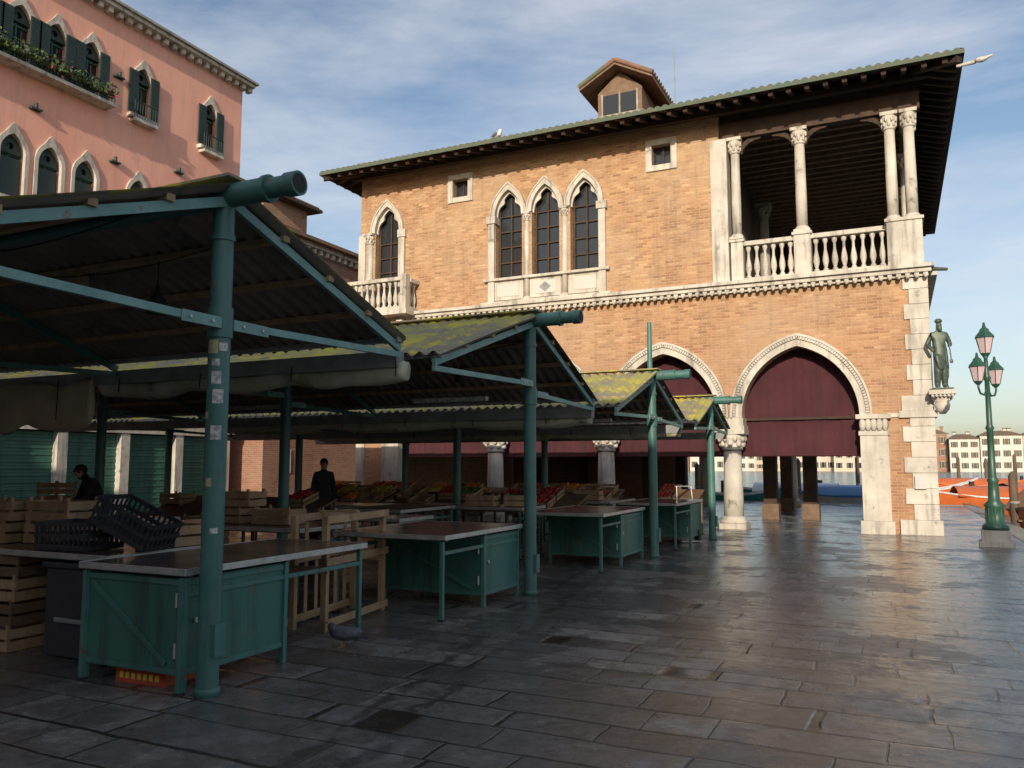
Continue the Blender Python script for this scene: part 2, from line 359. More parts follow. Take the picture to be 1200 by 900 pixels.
def column(bb,x,y,z0,z1,r,cap=.4,base=True,n=20,oct=False,mat='istrian_stone'):
    H=z1-z0; bs=r*1.1 if base else 0
    if base:
        bb.box(x-r*1.45,x+r*1.45,y-r*1.45,y+r*1.45,z0,z0+bs*.5,mat)
        bb.lathe(x,y,[(r*1.38,bs*.5),(r*1.42,bs*.7),(r*1.2,bs*.85),(r*1.22,bs*1.0),(r*1.02,bs*1.15)],mat,n,z0)
    zc=z1-cap
    bb.lathe(x,y,[(r,bs*1.1),(r*1.01,(zc-z0)*.4),(r*.9,zc-z0)],mat,n,z0)
    bb.lathe(x,y,[(r*1.08,0),(r*1.08,.06*cap/.4),(r*.92,.07*cap/.4),(r*1.05,cap*.35),(r*1.25,cap*.55),(r*1.5,cap*.78)],mat,n,zc)
    for ring,(rr,zz,hh) in enumerate(((r*1.02,zc+cap*.15,cap*.32),(r*1.18,zc+cap*.42,cap*.34))):
        for k in range(8):
            t=2*math.pi*(k+.5*ring)/8; cx=x+math.cos(t)*rr; cy=y+math.sin(t)*rr
            bb.ball((cx+math.cos(t)*r*.12,cy+math.sin(t)*r*.12,zz+hh*.5),(r*.26,r*.26,hh*.55),mat,6,5)
    bb.box(x-r*1.5,x+r*1.5,y-r*1.5,y+r*1.5,z1-cap*.2,z1,mat)
c=B()
for x in(-3.8,-7.2,-10.6): 
    for y in(YF+.2,33.8):
        column(c,x,y,0,SP-.32,.245,.5)
        c.box(x-.36,x+.36,y-.3,y+.3,SP-.318,SP-.2,'istrian_stone'); c.box(x-.33,x+.33,y-.26,y+.26,SP-.2,SP-.003,'istrian_stone')
for y in(24.9,28.3): column(c,.6,y,0,SP-.003,.24,.5)
for x0,x1 in((-.76,-.15),(-14.4,-13.79)):
    c.box(x0,x1,YF-.1,YF+.41,.3,SP-.5,'istrian_stone'); c.box(x0-.06,x1+.06,YF-.17,YF+.45,0,.298,'istrian_stone')
    c.box(x0-.03,x1+.03,YF-.13,YF+.43,SP-.498,SP-.4,'istrian_stone')
    for k in range(5): c.ball((x0+.06+k*(x1-x0-.12)/4,YF-.12,SP-.25),(.08,.07,.16),'istrian_stone',6,5)
    c.box(x0,x1,YF-.1,YF+.41,SP-.398,SP-.11,'istrian_stone'); c.box(x0-.08,x1+.08,YF-.19,YF+.46,SP-.108,SP-.003,'istrian_stone')
c.build('arcade_columns',hall)
a=B()
for (x0,x1) in opens:
    cx=(x0+x1)/2; hw=(x1-x0)/2
    inn=arch(cx,hw-.004,SP,1.745,18)
    a.plate(arch(cx,hw+.23,SP,2.0,18)+list(reversed(inn)),[],.14,FR(YF+.0),'istrian_stone')
    o2=arch(cx,hw+.28,SP,2.06,40)
    a.plate(arch(cx,hw+.28,SP,2.06,18)+list(reversed(arch(cx,hw+.232,SP,2.002,18))),[],.1,FR(YF-.07),'istrian_stone')
    for k in range(1,len(o2)-1,1):
        p=Vector((o2[k][0],0,o2[k][1])); q=Vector((o2[k+1][0],0,o2[k+1][1])); d=(q-p); 
        if d.length<1e-4: continue
        n_=Vector((d.z,0,-d.x)).normalized(); 
        if n_.dot(p-Vector((cx,0,SP)))<0: n_=-n_
        pm=p-n_*.10; pm.y=YF-.10
        a.beam(pm-n_*.035,pm+n_*.035,.05,.05,'istrian_stone',up=(0,1,0))
a.build('archivolts',hall)
s_=B()
X0,X1=-15.5,.9
s_.box(X0+.04,X1-.04,YF-.10,YF+.3,6.022,6.10,'istrian_stone'); s_.box(X0-.02,X1+.02,YF-.22,YF+.3,6.102,6.20,'istrian_stone'); s_.box(X0-.08,X1+.08,YF-.30,YF+.3,6.202,6.29,'istrian_stone')
x=X0+.1
while x<X1-.1:
    s_.box(x,x+.1,YF-.19,YF-.101,6.0,6.099,'istrian_stone'); s_.ball((x+.05,YF-.2,6.0),(.05,.05,.05),'istrian_stone',6,4); x+=.19
s_.box(.805,1.06,YF+.302,34,6.1,6.29,'istrian_stone')
s_.cyl((.95,YF-.1,6.16),(1.25,YF-.2,6.10),.05,.035,'bronze',8)
s_.build('string_course',hall)
q=B(); z=.0; k=0
q.box(.02,.90,YF-.12,YF+.7,0,.34,'istrian_stone'); z=.342
while z<5.98:
    hq=min(.36,6.0-z); wd=(.66 if k%2 else .5) if z<2.9 else (.52 if k%2 else .40)
    q.box(.82-wd,.84,YF-.045,YF+(.35 if k%2 else .6),z,z+hq-.006,'istrian_stone'); z+=hq; k+=1
q.box(.1,.90,YF-.09,YF+.62,SP-.1,SP+.06,'istrian_stone')
q.box(-.15,.12,YF-.035,YF+.0,SP-.08,SP+.02,'istrian_stone')
q.box(-15.42,-15.1,YF-.04,YF+.3,0,6,'istrian_stone')
q.box(.36,.6,YF-.128,YF-.047,1.05,1.35,'paper')
q.build('quoins',hall,bev=.008)
f=B()
def gothic(cx,w_,z0,sp,h):
    inn=arch(cx,w_-.003,sp,h)
    f.plate(ogee(cx,w_+.12,sp,h+.12,.05)+list(reversed(inn)),[],.14,FR(YF+.0),'istrian_stone')
    f.plate(ogee(cx,w_+.16,sp,h+.17,.07)+list(reversed(ogee(cx,w_+.122,sp,h+.122,.05))),[],.1,FR(YF-.05),'istrian_stone')
    inner=[]
    for x,z in arch(cx,w_-.04,sp-.02,h-.06,14):
        u=(x-cx)/w_; cusp=.09*math.exp(-((abs(u)-.62)/.12)**2)
        inner.append((x-math.copysign(cusp,u) if abs(u)>.02 else x,z-cusp*.3))
    f.plate(inn+list(reversed(inner)),[],.06,FR(YF+.1),'istrian_stone')
    g_=[(cx-w_,z0),(cx+w_,z0)]+arch(cx,w_,sp,h)
    f.plate(g_,[],.02,FR(YF+.28),'glass_dark')
    for xx in(cx-w_+.05,cx,cx+w_-.05): f.box(xx-.022,xx+.022,YF+.2,YF+.268,z0,sp+h*.75,'wood_beam')
    zz=z0
    while zz<sp+.1: f.box(cx-w_,cx+w_,YF+.21,YF+.262,zz,zz+.035,'wood_beam'); zz+=.47
for cx in wins: gothic(cx,.43,7.1,8.98,.76)
gothic(-14.36,.46,6.3,9.0,.82)
for x in((wins[0]+wins[1])/2,(wins[1]+wins[2])/2): 
    column(f,x,YF+.0,6.36,8.97,.085,.26,n=14)
for x in(wins[0]-.54,wins[2]+.54): f.box(x-.10,x+.10,YF-.09,YF+.2,6.3,8.75,'istrian_stone'); f.box(x-.15,x+.15,YF-.13,YF+.2,8.752,8.97,'istrian_stone')
for cx in wins:
    f.box(cx-.48,cx+.48,YF-.03,YF+.1,6.42,7.0,'istrian_stone')
    f.box(cx-.34,cx+.34,YF-.045,YF-.031,6.52,6.9,'white_plaster')
f.add([(-8.9,YF-.06,6.56),(-8.72,YF-.06,6.71),(-8.9,YF-.06,6.86),(-9.08,YF-.06,6.71),(-8.9,YF-.046,6.56),(-8.72,YF-.046,6.71),(-8.9,YF-.046,6.86),(-9.08,YF-.046,6.71)],[(0,1,2,3),(4,5,6,7),(0,1,5,4),(1,2,6,5),(2,3,7,6),(3,0,4,7)],'grey_paint')
f.box(-10.85,-6.95,YF-.14,YF+.15,7.0,7.07,'istrian_stone'); f.box(-10.9,-6.9,YF-.2,YF+.1,6.292,6.36,'istrian_stone')
f.box(-13.9,-13.68,YF-.09,YF+.2,6.3,8.75,'istrian_stone'); f.box(-13.92,-13.64,YF-.12,YF+.2,8.752,8.99,'istrian_stone')
column(f,-15.02,YF-.02,6.3,8.99,.12,.34); f.box(-15.45,-15.2,YF-.04,YF+.3,6.3,8.98,'istrian_stone')
for cx in(-5.45,-11.71):
    f.plate([(cx-.43,9.6),(cx+.43,9.6),(cx+.43,10.48),(cx-.43,10.48)],[[(cx-.265,9.755),(cx+.265,9.755),(cx+.265,10.325),(cx-.265,10.325)]],.1,FR(YF-.0),'istrian_stone')
    f.box(cx-.27,cx+.27,YF+.22,YF+.24,9.75,10.33,'glass_dark'); f.box(cx-.015,cx+.015,YF+.19,YF+.215,9.75,10.33,'wood_beam')
f.build('windows',hall)
l=B()
def baluster(bb,x,y,z0,h,r=.075):
    bb.lathe(x,y,[(r*.9,0),(r*.9,.06*h),(r*.5,.1*h),(r*1.05,.3*h),(r*.95,.42*h),(r*.45,.66*h),(r*.45,.82*h),(r*.85,.9*h),(r*.85,h)],'istrian_stone',10,z0)
def balustrade(bb,p0,p1,z0,z1,n):
    p0=Vector(p0);p1=Vector(p1);d=p1-p0
    bb.beam((p0.x,p0.y,z0+.05),(p1.x,p1.y,z0+.05),.22,.1,'istrian_stone'); bb.beam((p0.x,p0.y,z1-.055),(p1.x,p1.y,z1-.055),.26,.11,'istrian_stone')
    for k in range(n):
        t=(k+.5)/n; baluster(bb,p0.x+d.x*t,p0.y+d.y*t,z0+.1,z1-z0-.21)
ZB,ZT=6.292,7.35
l.box(-4.12,-3.70,YF-.10,YF+.41,ZB,10.15,'istrian_stone')
def pedestal(x,y,wd=.2): 
    l.box(x-wd,x+wd,y-wd,y+wd,ZB,ZT,'istrian_stone'); l.box(x-wd-.04,x+wd+.04,y-wd-.04,y+wd+.04,ZT,ZT+.07,'istrian_stone')
for x,wd in((-1.9,.2),(.40,.38),(-3.5,.15)): pedestal(x,YF+.1,wd)
column(l,-3.5,YF+.06,ZT+.07,10.15,.12,.42)
column(l,-1.9,YF+.1,ZT+.07,10.15,.135,.42)
column(l,.18,YF+.1,ZT+.07,10.15,.13,.42); column(l,.60,YF+.1,ZT+.07,10.15,.13,.42); column(l,.60,YF+.55,ZT+.07,10.15,.13,.42)
for y in(24.2,27.2,30.2): pedestal(.55,y,.2); column(l,.55,y,ZT+.07,10.15,.135,.42)
column(l,-3.55,26.5,ZB,10.,.16,.42,mat='istrian_dark')
balustrade(l,(-3.34,YF+.1,0),(-2.1,YF+.1,0),ZB,ZT,6); balustrade(l,(-1.7,YF+.1,0),(.02,YF+.1,0),ZB,ZT,8)
balustrade(l,(.55,YF+.9,0),(.55,24,0),ZB,ZT,10); balustrade(l,(.55,24.4,0),(.55,27,0),ZB,ZT,9); balustrade(l,(.55,27.4,0),(.55,30,0),ZB,ZT,9); balustrade(l,(.55,30.4,0),(.55,33.1,0),ZB,ZT,9)
l.box(-15.75,-13.15,YF-.75,YF-.31,6.16,6.30,'istrian_stone')
for x in(-15.3,-13.5): l.box(x-.1,x+.1,YF-.6,YF-.02,5.75,5.998,'istrian_stone')
balustrade(l,(-15.6,YF-.62,0),(-13.3,YF-.62,0),6.3,7.3,11)
for x in(-15.62,-13.28): l.box(x-.1,x+.1,YF-.74,YF-.5,6.3,7.38,'istrian_stone')
balustrade(l,(-13.28,YF-.48,0),(-13.28,YF-.02,0),6.3,7.28,2); balustrade(l,(-15.62,YF-.48,0),(-15.62,YF+1.8,0),6.3,7.28,9)
l.build('loggia_stonework',hall)
t=B()
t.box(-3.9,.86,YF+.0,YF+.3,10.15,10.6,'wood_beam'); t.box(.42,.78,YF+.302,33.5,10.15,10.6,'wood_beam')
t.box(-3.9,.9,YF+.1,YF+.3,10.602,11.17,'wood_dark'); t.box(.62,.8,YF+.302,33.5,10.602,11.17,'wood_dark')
for xc,dirs in((-3.5,(1,)),(-1.9,(-1,1)),(.2,(-1,))):
    for dr in dirs:
        for k in range(5):
            a0=k/5*1.45;a1=(k+1)/5*1.45
            t.beam((xc+dr*(.12+.6*(1-math.cos(a0))),YF+.16,9.75+.40*math.sin(a0)),(xc+dr*(.12+.6*(1-math.cos(a1))),YF+.16,9.75+.40*math.sin(a1)),.12,.12,'wood_dark',up=(0,1,0))
for k in range(26): y=21.6+k*.46; t.box(-3.89,.61,y,y+.15,10.4,10.62,'wood_brown')
t.box(-3.9,.8,YF+.3,33.4,10.622,10.68,'wood_beam')
t.build('loggia_timber',hall)
# roof
EX0,EX1,EY0,EY1=-16.1,1.75,19.7,35.3; EZ=10.72; SL=.33
rf=B()
def roofz(d): return EZ+.06+SL*d
def tiles(side):
    p=.2;seg=6
    L=(EX1-EX0) if side in'FB' else (EY1-EY0)
    depth=(EY1-EY0)/2
    nn=int(L/p*seg); vs=[];fs=[]
    for k in range(nn+1):
        u=L*k/nn; dmax=min(u,L-u,depth); ph=math.pi*2*u/p; dz=.045*abs(math.sin(ph/2))*1.4+.012*noise.noise(Vector((math.floor(u/p)*3.1,0,0)))
        for d in(0,dmax):
            zz=roofz(d)+dz
            if side=='F': vs.append((EX0+u,EY0+d,zz))
            elif side=='B': vs.append((EX0+u,EY1-d,zz))
            elif side=='R': vs.append((EX1-d,EY0+u,zz))
            else: vs.append((EX0+d,EY0+u,zz))
    for k in range(nn): fs.append((2*k,2*k+2,2*k+3,2*k+1))
    rf.add(vs,fs,'roof_tile')
    v2=[];f2=[]
    for k in range(nn+1):
        v=vs[2*k]; v2.append(v); v2.append((v[0],v[1],EZ-.02))
    for k in range(nn): f2.append((2*k,2*k+2,2*k+3,2*k+1))
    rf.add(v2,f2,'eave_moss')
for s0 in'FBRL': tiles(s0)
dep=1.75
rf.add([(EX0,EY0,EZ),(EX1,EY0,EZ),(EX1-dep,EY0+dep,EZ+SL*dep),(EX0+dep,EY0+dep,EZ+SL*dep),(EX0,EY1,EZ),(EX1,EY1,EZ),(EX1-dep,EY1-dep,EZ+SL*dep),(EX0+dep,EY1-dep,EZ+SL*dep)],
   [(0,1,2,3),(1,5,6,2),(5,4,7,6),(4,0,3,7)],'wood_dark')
x=EX0+.25
while x<EX1-.1:
    d0=min(x-EX0,EX1-x,1.5)
    if d0>.2:
        rf.beam((x,EY0+.12,EZ-.05),(x,EY0+d0,EZ-.09+SL*d0),.11,.14,'wood_rafter'); rf.beam((x,EY1-.12,EZ-.05),(x,EY1-d0,EZ-.09+SL*d0),.11,.14,'wood_rafter')
    x+=.42
y=EY0+.3
while y<EY1-.2:
    for X,sg in((EX1,-1),(EX0,1)):
        d0=min(y-EY0,EY1-y,1.2)
        if d0>.2: rf.beam((X+sg*.12,y,EZ-.05),(X+sg*d0,y,EZ-.09+SL*d0),.11,.14,'wood_rafter')
    y+=.42
for sx in(EX0,EX1): rf.beam((sx-.1*(1 if sx>0 else -1),EY0+.1,EZ-.08),((EX0+1.6) if sx==EX0 else EX1-1.6,EY0+1.6,EZ-.08+SL*1.6),.16,.18,'wood_rafter')
rf.box(-15.6,1.0,YF-.32,YF-.14,10.76,10.92,'wood_rafter')
# carved gutter spout at the roof corner
rf.cyl((1.6,19.9,10.50),(1.95,19.75,10.46),.035,.05,'istrian_stone',8); rf.ball((2.05,19.71,10.47),(.13,.07,.06),'istrian_stone',8,6); rf.cyl((2.12,19.69,10.47),(2.27,19.64,10.50),.045,.02,'istrian_stone',8)
rf.build('tiled_roof',hall,recalc=False)
d=B()
DX0,DX1,DY=-7.6,-6.25,22.0
d.box(DX0,DX1,DY,DY+3,11.4,12.62,'wood_brown'); d.box(DX0+.12,DX1-.12,DY-.02,DY+.01,11.95,12.52,'glass_dark')
for xx in(DX0+.12,(DX0+DX1)/2-.02,DX1-.16): d.box(xx,xx+.05,DY-.05,DY-.021,11.9,12.56,'istrian_dark')
d.box(DX0-.05,DX1+.05,DY-.06,DY-.0,11.8,11.9,'istrian_dark')
xm=(DX0+DX1)/2
for sg in(-1,1):
    e=[(xm,DY-.45,13.32),(xm+sg*1.1,DY-.45,12.72),(xm+sg*1.1,DY+4,12.72),(xm,DY+4,13.32)]
    d.add(e+[(p[0],p[1],p[2]-.1) for p in e],[(0,1,2,3),(4,5,6,7),(0,1,5,4),(1,2,6,5)],'wood_brown')
    for k in range(20):
        yy=DY-.45+k*.22; d.cyl((xm,yy,13.36),(xm+sg*1.13,yy,12.74),.07,.07,'roof_tile',6)
d.add([(DX0,DY,12.62),(DX1,DY,12.62),(xm,DY,13.2)],[(0,1,2)],'wood_brown')
d.cyl((-5.4,22.5,11.5),(-5.4,22.5,13.9),.012,.009,'grey_paint',6)
d.build('dormer',hall)
cu=B()
for x0,x1 in opens:
    n_=70; vs=[];
    for k in range(n_+1):
        x=x0-.2+(x1-x0+.4)*k/n_; yy=YF+.55+.008*math.sin(k*1.3)+.012*math.sin(k*.27)
        for zz in(5.0,2.78,1.85): vs.append((x,yy+(0 if zz>2 else .01*math.sin(k*.5)),zz-(.02*math.sin(k*.3) if zz<2 else 0)))
    cu.add(vs,[(3*k+j,3*k+3+j,3*k+4+j,3*k+1+j) for k in range(n_) for j in(0,1)],'curtain',True)
    cu.box(x0-.1,x1+.1,YF+.46,YF+.5,2.74,2.80,'wood_dark'); cu.cyl((x0-.1,YF+.53,1.85),(x1+.1,YF+.53,1.85),.035,.035,'curtain',8)
cu.build('arcade_curtains',hall,recalc=False)
# ---------------------------------------------------------------- statue
st=B((1.0,YF-.2,3.32),math.radians(15))
st.skin([(0,0,.80),(0,.01,1.0),(0,0,1.2),(0,-.01,1.34),(0,-.03,1.45),(0,-.03,1.56),(.15,0,1.27),(.24,.02,1.03),(.14,-.18,.98),(-.15,0,1.27),(-.26,.02,1.05),(-.17,-.15,.86),(.07,.0,.45),(.09,.03,.08),(.1,-.1,.04),(-.08,-.07,.45),(-.09,-.02,.08),(-.1,-.14,.04)],
 [(0,1),(1,2),(2,3),(3,4),(4,5),(2,6),(6,7),(7,8),(2,9),(9,10),(10,11),(0,12),(12,13),(13,14),(0,15),(15,16),(16,17)],
 [(.13,.10),(.12,.10),(.13,.10),.05,(.075,.08),.055,.065,.05,.035,.065,.05,.04,.095,.065,.04,.095,.065,.04],'bronze',2)
st.skin([(.02,.09,1.25),(.08,.14,.9),(.12,.15,.5),(.12,.12,.2)],[(0,1),(1,2),(2,3)],[(.14,.04),(.16,.05),(.14,.05),(.1,.04)],'bronze',2)
st.skin([(-.05,-.06,.82),(-.02,-.1,.62),(0,-.09,.42)],[(0,1),(1,2)],[(.14,.06),(.15,.06),(.12,.05)],'bronze',2)
st.ball((0,-.09,1.40),(.05,.04,.08),'bronze'); st.cyl((.14,-.2,1.05),(.16,-.24,.65),.014,.014,'bronze',6); st.ball((.16,-.24,.62),(.04,.015,.05),'bronze',8,6)
st.ball((0,-.01,1.58),(.085,.09,.06),'bronze',10,6)
st.box(-.2,.2,-.2,.2,0,.03,'bronze')
sto=st.build('bronze_statue')
cs=B((1.0,YF-.2,0))
cs.box(-.27,.27,-.27,.3,3.2,3.3,'istrian_stone'); cs.box(-.2,.2,-.2,.3,3.12,3.2,'istrian_stone')
cs.lathe(0,0.02,[(.06,0),(.14,.1),(.17,.22),(.14,.26),(.24,.36)],'istrian_stone',14,2.76)
for k in range(6): cs.ball((-.2+.08*k,-.27,3.16),.035,'istrian_stone',6,5)
cs.build('statue_console',hall)
# ---------------------------------------------------------------- street lamp
lp=B((1.72,18.78,0),math.radians(-3))
lp.box(-.3,.3,-.3,.3,0,.10,'istrian_stone'); lp.box(-.25,.25,-.25,.25,.10,.32,'istrian_stone')
lp.lathe(0,0,[(.24,.32),(.24,.40),(.17,.46),(.16,.75),(.20,.80),(.11,.9),(.09,1.25),(.115,1.3),(.07,1.36),(.06,2.3),(.085,2.34),(.055,2.4),(.045,3.3),(.08,3.34),(.05,3.42),(.035,3.75),(.06,3.8)],'lamp_green',16)
for k in range(8):
    tt=2*math.pi*k/8; lp.cyl((.155*math.cos(tt),.155*math.sin(tt),.47),(.15*math.cos(tt),.15*math.sin(tt),.75),.02,.02,'lamp_green',6)
def lantern(x,y,z,sc_=1.):
    k=sc_
    lp.lathe(x,y,[(.03*k,-.08*k),(.07*k,-.04*k),(.095*k,0)],'lamp_green',8,z)
    lp.lathe(x,y,[(.09*k,.0),(.16*k,.30*k)],'lamp_glass',6,z)
    for j in range(6):
        tt=2*math.pi*(j+.5)/6
        lp.cyl((x+.093*k*math.cos(tt),y+.093*k*math.sin(tt),z),(x+.163*k*math.cos(tt),y+.163*k*math.sin(tt),z+.3*k),.009,.009,'lamp_green',5)
    lp.lathe(x,y,[(.19*k,.30*k),(.18*k,.33*k),(.10*k,.42*k),(.09*k,.46*k),(.04*k,.50*k),(.02*k,.6*k)],'lamp_green',6,z)
lantern(0,0,3.86,1.05)
for sg in(-1,1):
    pts=[(0,3.15),(.16,3.0),(.34,3.02),(.42,3.12),(.42,3.2)]
    for a_,b_ in zip(pts,pts[1:]): lp.cyl((sg*a_[0]*.4,sg*a_[0],a_[1]),(sg*b_[0]*.4,sg*b_[0],b_[1]),.02,.02,'lamp_green',8)
    lantern(sg*.42*.4,sg*.42,3.26,.95)
lp.build('street_lamp')
# ---------------------------------------------------------------- market stalls
rows=[(-4.42,4.34,3.52,2.05,6.62,2.70,2.72),(-4.17,9.31,3.38,6.86,11.55,2.60,2.48),(-3.89,13.98,3.12,11.78,16.0,2.42,2.40),(-3.67,17.87,2.95,16.2,19.55,2.38,2.38)]
def sheet(bb,x0,x1,pa,pb,mat,dz):
    p=.16;seg=6;n=int((x1-x0)/p*seg);vs=[]
    for k in range(n+1):
        x=x0+(x1-x0)*k/n; dd=.022*math.sin(2*math.pi*x/p); pnl=math.floor(x/.95)
        for j in range(4):
            t=j/3; vs.append((x,pa[0]+(pb[0]-pa[0])*t+(.05*noise.noise(Vector((pnl*2.3,pa[0],4))) if j==3 else 0),pa[1]+(pb[1]-pa[1])*t+dd+dz+.02*noise.noise(Vector((pnl*1.7,t*2+pa[0],0)))))
    bb.add(vs,[(4*k+j,4*k+4+j,4*k+5+j,4*k+1+j) for k in range(n) for j in range(3)],mat,True)
for ri,(PX,PY,RZ,ya,yb,za,zb) in enumerate(rows):
    e=empty('market_stall',(PX-6,PY,0))
    XL=PX-12.2
    r=B()
    for (yy,zz) in((ya,za),(yb,zb)):
        sheet(r,XL,PX+.13,(PY,RZ+.13),(yy,zz+.10),'roof_moss',.012); sheet(r,XL,PX+.13,(PY,RZ+.13),(yy,zz+.10),'roof_under',-.008)
    r.box(XL,PX+.15,PY-.12,PY+.12,RZ+.165,RZ+.185,'roof_moss')
    r.build('corrugated_roof',e,recalc=False)
    p=B()
    pr=.078
    for k in range(4):
        x=PX-3.95*k
        p.cyl((x,PY,0),(x,PY,RZ+.02),pr,pr,'green_paint',20)
        p.lathe(x,PY,[(pr+.012,0),(pr+.01,.05),(pr+.002,.06)],'green_paint',20)
        p.cyl((x,PY,RZ-.28),(x,PY,RZ-.24),pr+.012,pr+.012,'green_paint',20)
        p.cyl((x,PY,.55),(x,PY,.565),pr+.004,pr+.004,'green_paint',20)
        p.box(x+pr*.7,x+pr+.03,PY-.05,PY+.05,.28,.5,'green_paint')
        xr=x+.05 if k==0 else x
        for (yy,zz) in((ya,za),(yb,zb)):
            p.beam((xr,PY,RZ+.02),(xr,yy,zz+.02),.04,.07,'green_paint_pale' if k==0 else 'green_paint')
            p.beam((xr,PY,2.62 if ri==0 else (zz+.02)),(xr,yy,zz-.04),.04,.055,'green_paint_pale' if k==0 else 'green_paint')
            sg=1 if yy>PY else -1; zt_=2.62 if ri==0 else zz+.02
            p.box(xr+.021,xr+.027,PY+sg*.06 if sg>0 else PY-.42,PY+.42 if sg>0 else PY-.06,zt_-.04,zt_+.04,'green_paint_pale')
            for q_ in(.15,.35): p.cyl((xr+.027,PY+sg*q_,zt_),(xr+.04,PY+sg*q_,zt_),.012,.012,'steel_edge',6)
        p.cyl((x,PY,2.52 if ri==0 else zb-.12),(x,PY,2.74 if ri==0 else zb+.1),pr+.014,pr+.014,'green_paint',20)
    p.cyl((XL,PY,RZ+.03),(PX-.1,PY,RZ+.03),.055,.055,'green_paint',12)
    p.cyl((PX-.14,PY,RZ+.06),(PX+.42,PY,RZ+.06),.088,.088,'green_paint',20); p.cyl((PX+.38,PY,RZ+.06),(PX+.66,PY,RZ+.06),.074,.074,'green_paint',20)
    p.cyl((PX+.40,PY,RZ+.06),(PX+.44,PY,RZ+.06),.1,.1,'green_paint',20); p.cyl((PX+.60,PY,RZ+.06),(PX+.70,PY,RZ+.06),.088,.088,'green_paint',20); p.cyl((PX+.70,PY,RZ+.06),(PX+.703,PY,RZ+.06),.07,.07,'rubber',20)
    if ri==2: p.cyl((PX-.02,PY,RZ),(PX-.02,PY,4.15),.05,.04,'green_paint',12)
    for (yy,zz) in((ya,za),(yb,zb)):
        for tq in(.25,.5,.75,.97):
            y=PY+(yy-PY)*tq; z=RZ+(zz-RZ)*tq+.075
            p.beam((XL,y,z),(PX+.1,y,z),.07,.05,'wood_light' if tq<.9 else 'grey_paint')
    p.beam((XL,yb+.06,zb-.08),(PX+.02,yb+.06,zb-.08),.14,.16,'grey_paint')
    for k in range(3):
        x=PX-1.6-3.6*k
        if ri: p.box(x-.6,x+.6,PY+.7,PY+.8,zb+.02,zb+.08,'sticker_white'); p.cyl((x-.4,PY+.75,zb+.08),(x-.4,PY+.75,RZ-.2),.006,.006,'rubber',4); p.cyl((x+.4,PY+.75,zb+.08),(x+.4,PY+.75,RZ-.2),.006,.006,'rubber',4)
        yb2=PY+.55
        p.lathe(x+.3,yb2,[(.015,.25),(.02,.2),(.07,.12),(.09,.02),(.09,0)],'rubber',12,RZ-.62); p.cyl((x+.3,yb2,RZ-.37),(x+.3,yb2,RZ-.06),.006,.006,'rubber',4)
        p.box(x-.9,x-.75,yb2,yb2+.12,RZ-.3,RZ-.16,'wood_light')
    for yo in(.35,-.5):
        last=None
        for k in range(25):
            xx=PX-.2-11.5*k/24; zc=RZ-.15-.12*abs(math.sin(k*math.pi/6)); pt=(xx,PY+yo,zc)
            if last: p.cyl(last,pt,.006,.006,'rubber',4,False)
            last=pt
    p.build('frame',e)
sk=B()
def sticker(z,h,a0,a1,mat):
    r_=.0805;n=6;vs=[]
    for k in range(n+1):
        t=math.radians(a0+(a1-a0)*k/n)
        for zz in(z,z+h): vs.append((-4.42+r_*math.cos(t),4.34+r_*math.sin(t),zz))
    sk.add(vs,[(2*k,2*k+2,2*k+3,2*k+1) for k in range(n)],mat,True)
for z,h,a0,a1,mm in((2.40,.10,-110,-50,'sticker_yellow'),(2.42,.06,-45,0,'sticker_white'),(2.31,.05,-80,-40,'sticker_white'),(2.18,.09,-80,-30,'sticker_white'),(2.04,.1,-70,-15,'sticker_white'),(1.78,.1,-75,-20,'sticker_white'),(1.93,.05,-120,-90,'sticker_yellow'),(1.45,.06,-90,-60,'sticker_yellow'),(1.12,.04,-60,-20,'sticker_white')): sticker(z,h,a0,a1,mm)
sk.build('post_stickers',bpy.data.objects['market_stall'],recalc=False)
def drape(name,x0,x1,y,zt,hh,mat,seed=0,roll=.09):
    b_=B(); n=90; ring=16; vs=[];
    for k in range(n+1):
        x=x0+(x1-x0)*k/n; sag=.06*abs(math.sin(math.pi*k/n*3))+.04*noise.noise(Vector((x*1.5,seed,0)))
        for j in range(ring):
            t=2*math.pi*j/ring; rr=1+.28*noise.noise(Vector((x*2.5,math.cos(t)*1.5,math.sin(t)*1.5+seed)))
            vs.append((x,y+roll*rr*math.cos(t),zt-hh/2-sag+hh/2*rr*math.sin(t)))
    b_.add(vs,[(k*ring+j,k*ring+(j+1)%ring,(k+1)*ring+(j+1)%ring,(k+1)*ring+j) for k in range(n) for j in range(ring)]+[tuple(range(ring)),tuple(range(n*ring,n*ring+ring))],mat,True)
    k=0
    while k<abs(x1-x0): 
        xx=min(x0,x1)+.4+k; b_.cyl((xx,y-roll-.02,zt-.02),(xx,y-roll-.03,zt-hh*.9),.008,.008,'rubber',4); k+=1.3
    b_.build(name)
drape('rolled_awning',-8.7,-4.35,6.72,2.64,.20,'canvas',1)
drape('rolled_awning',-8.75,-12.3,6.6,2.66,.56,'canvas_beige',5,.04)
drape('rolled_awning',-11.8,-4.2,11.68,2.42,.2,'canvas',9)
drape('rolled_awning',-11.8,-3.9,16.1,2.36,.18,'canvas',13)
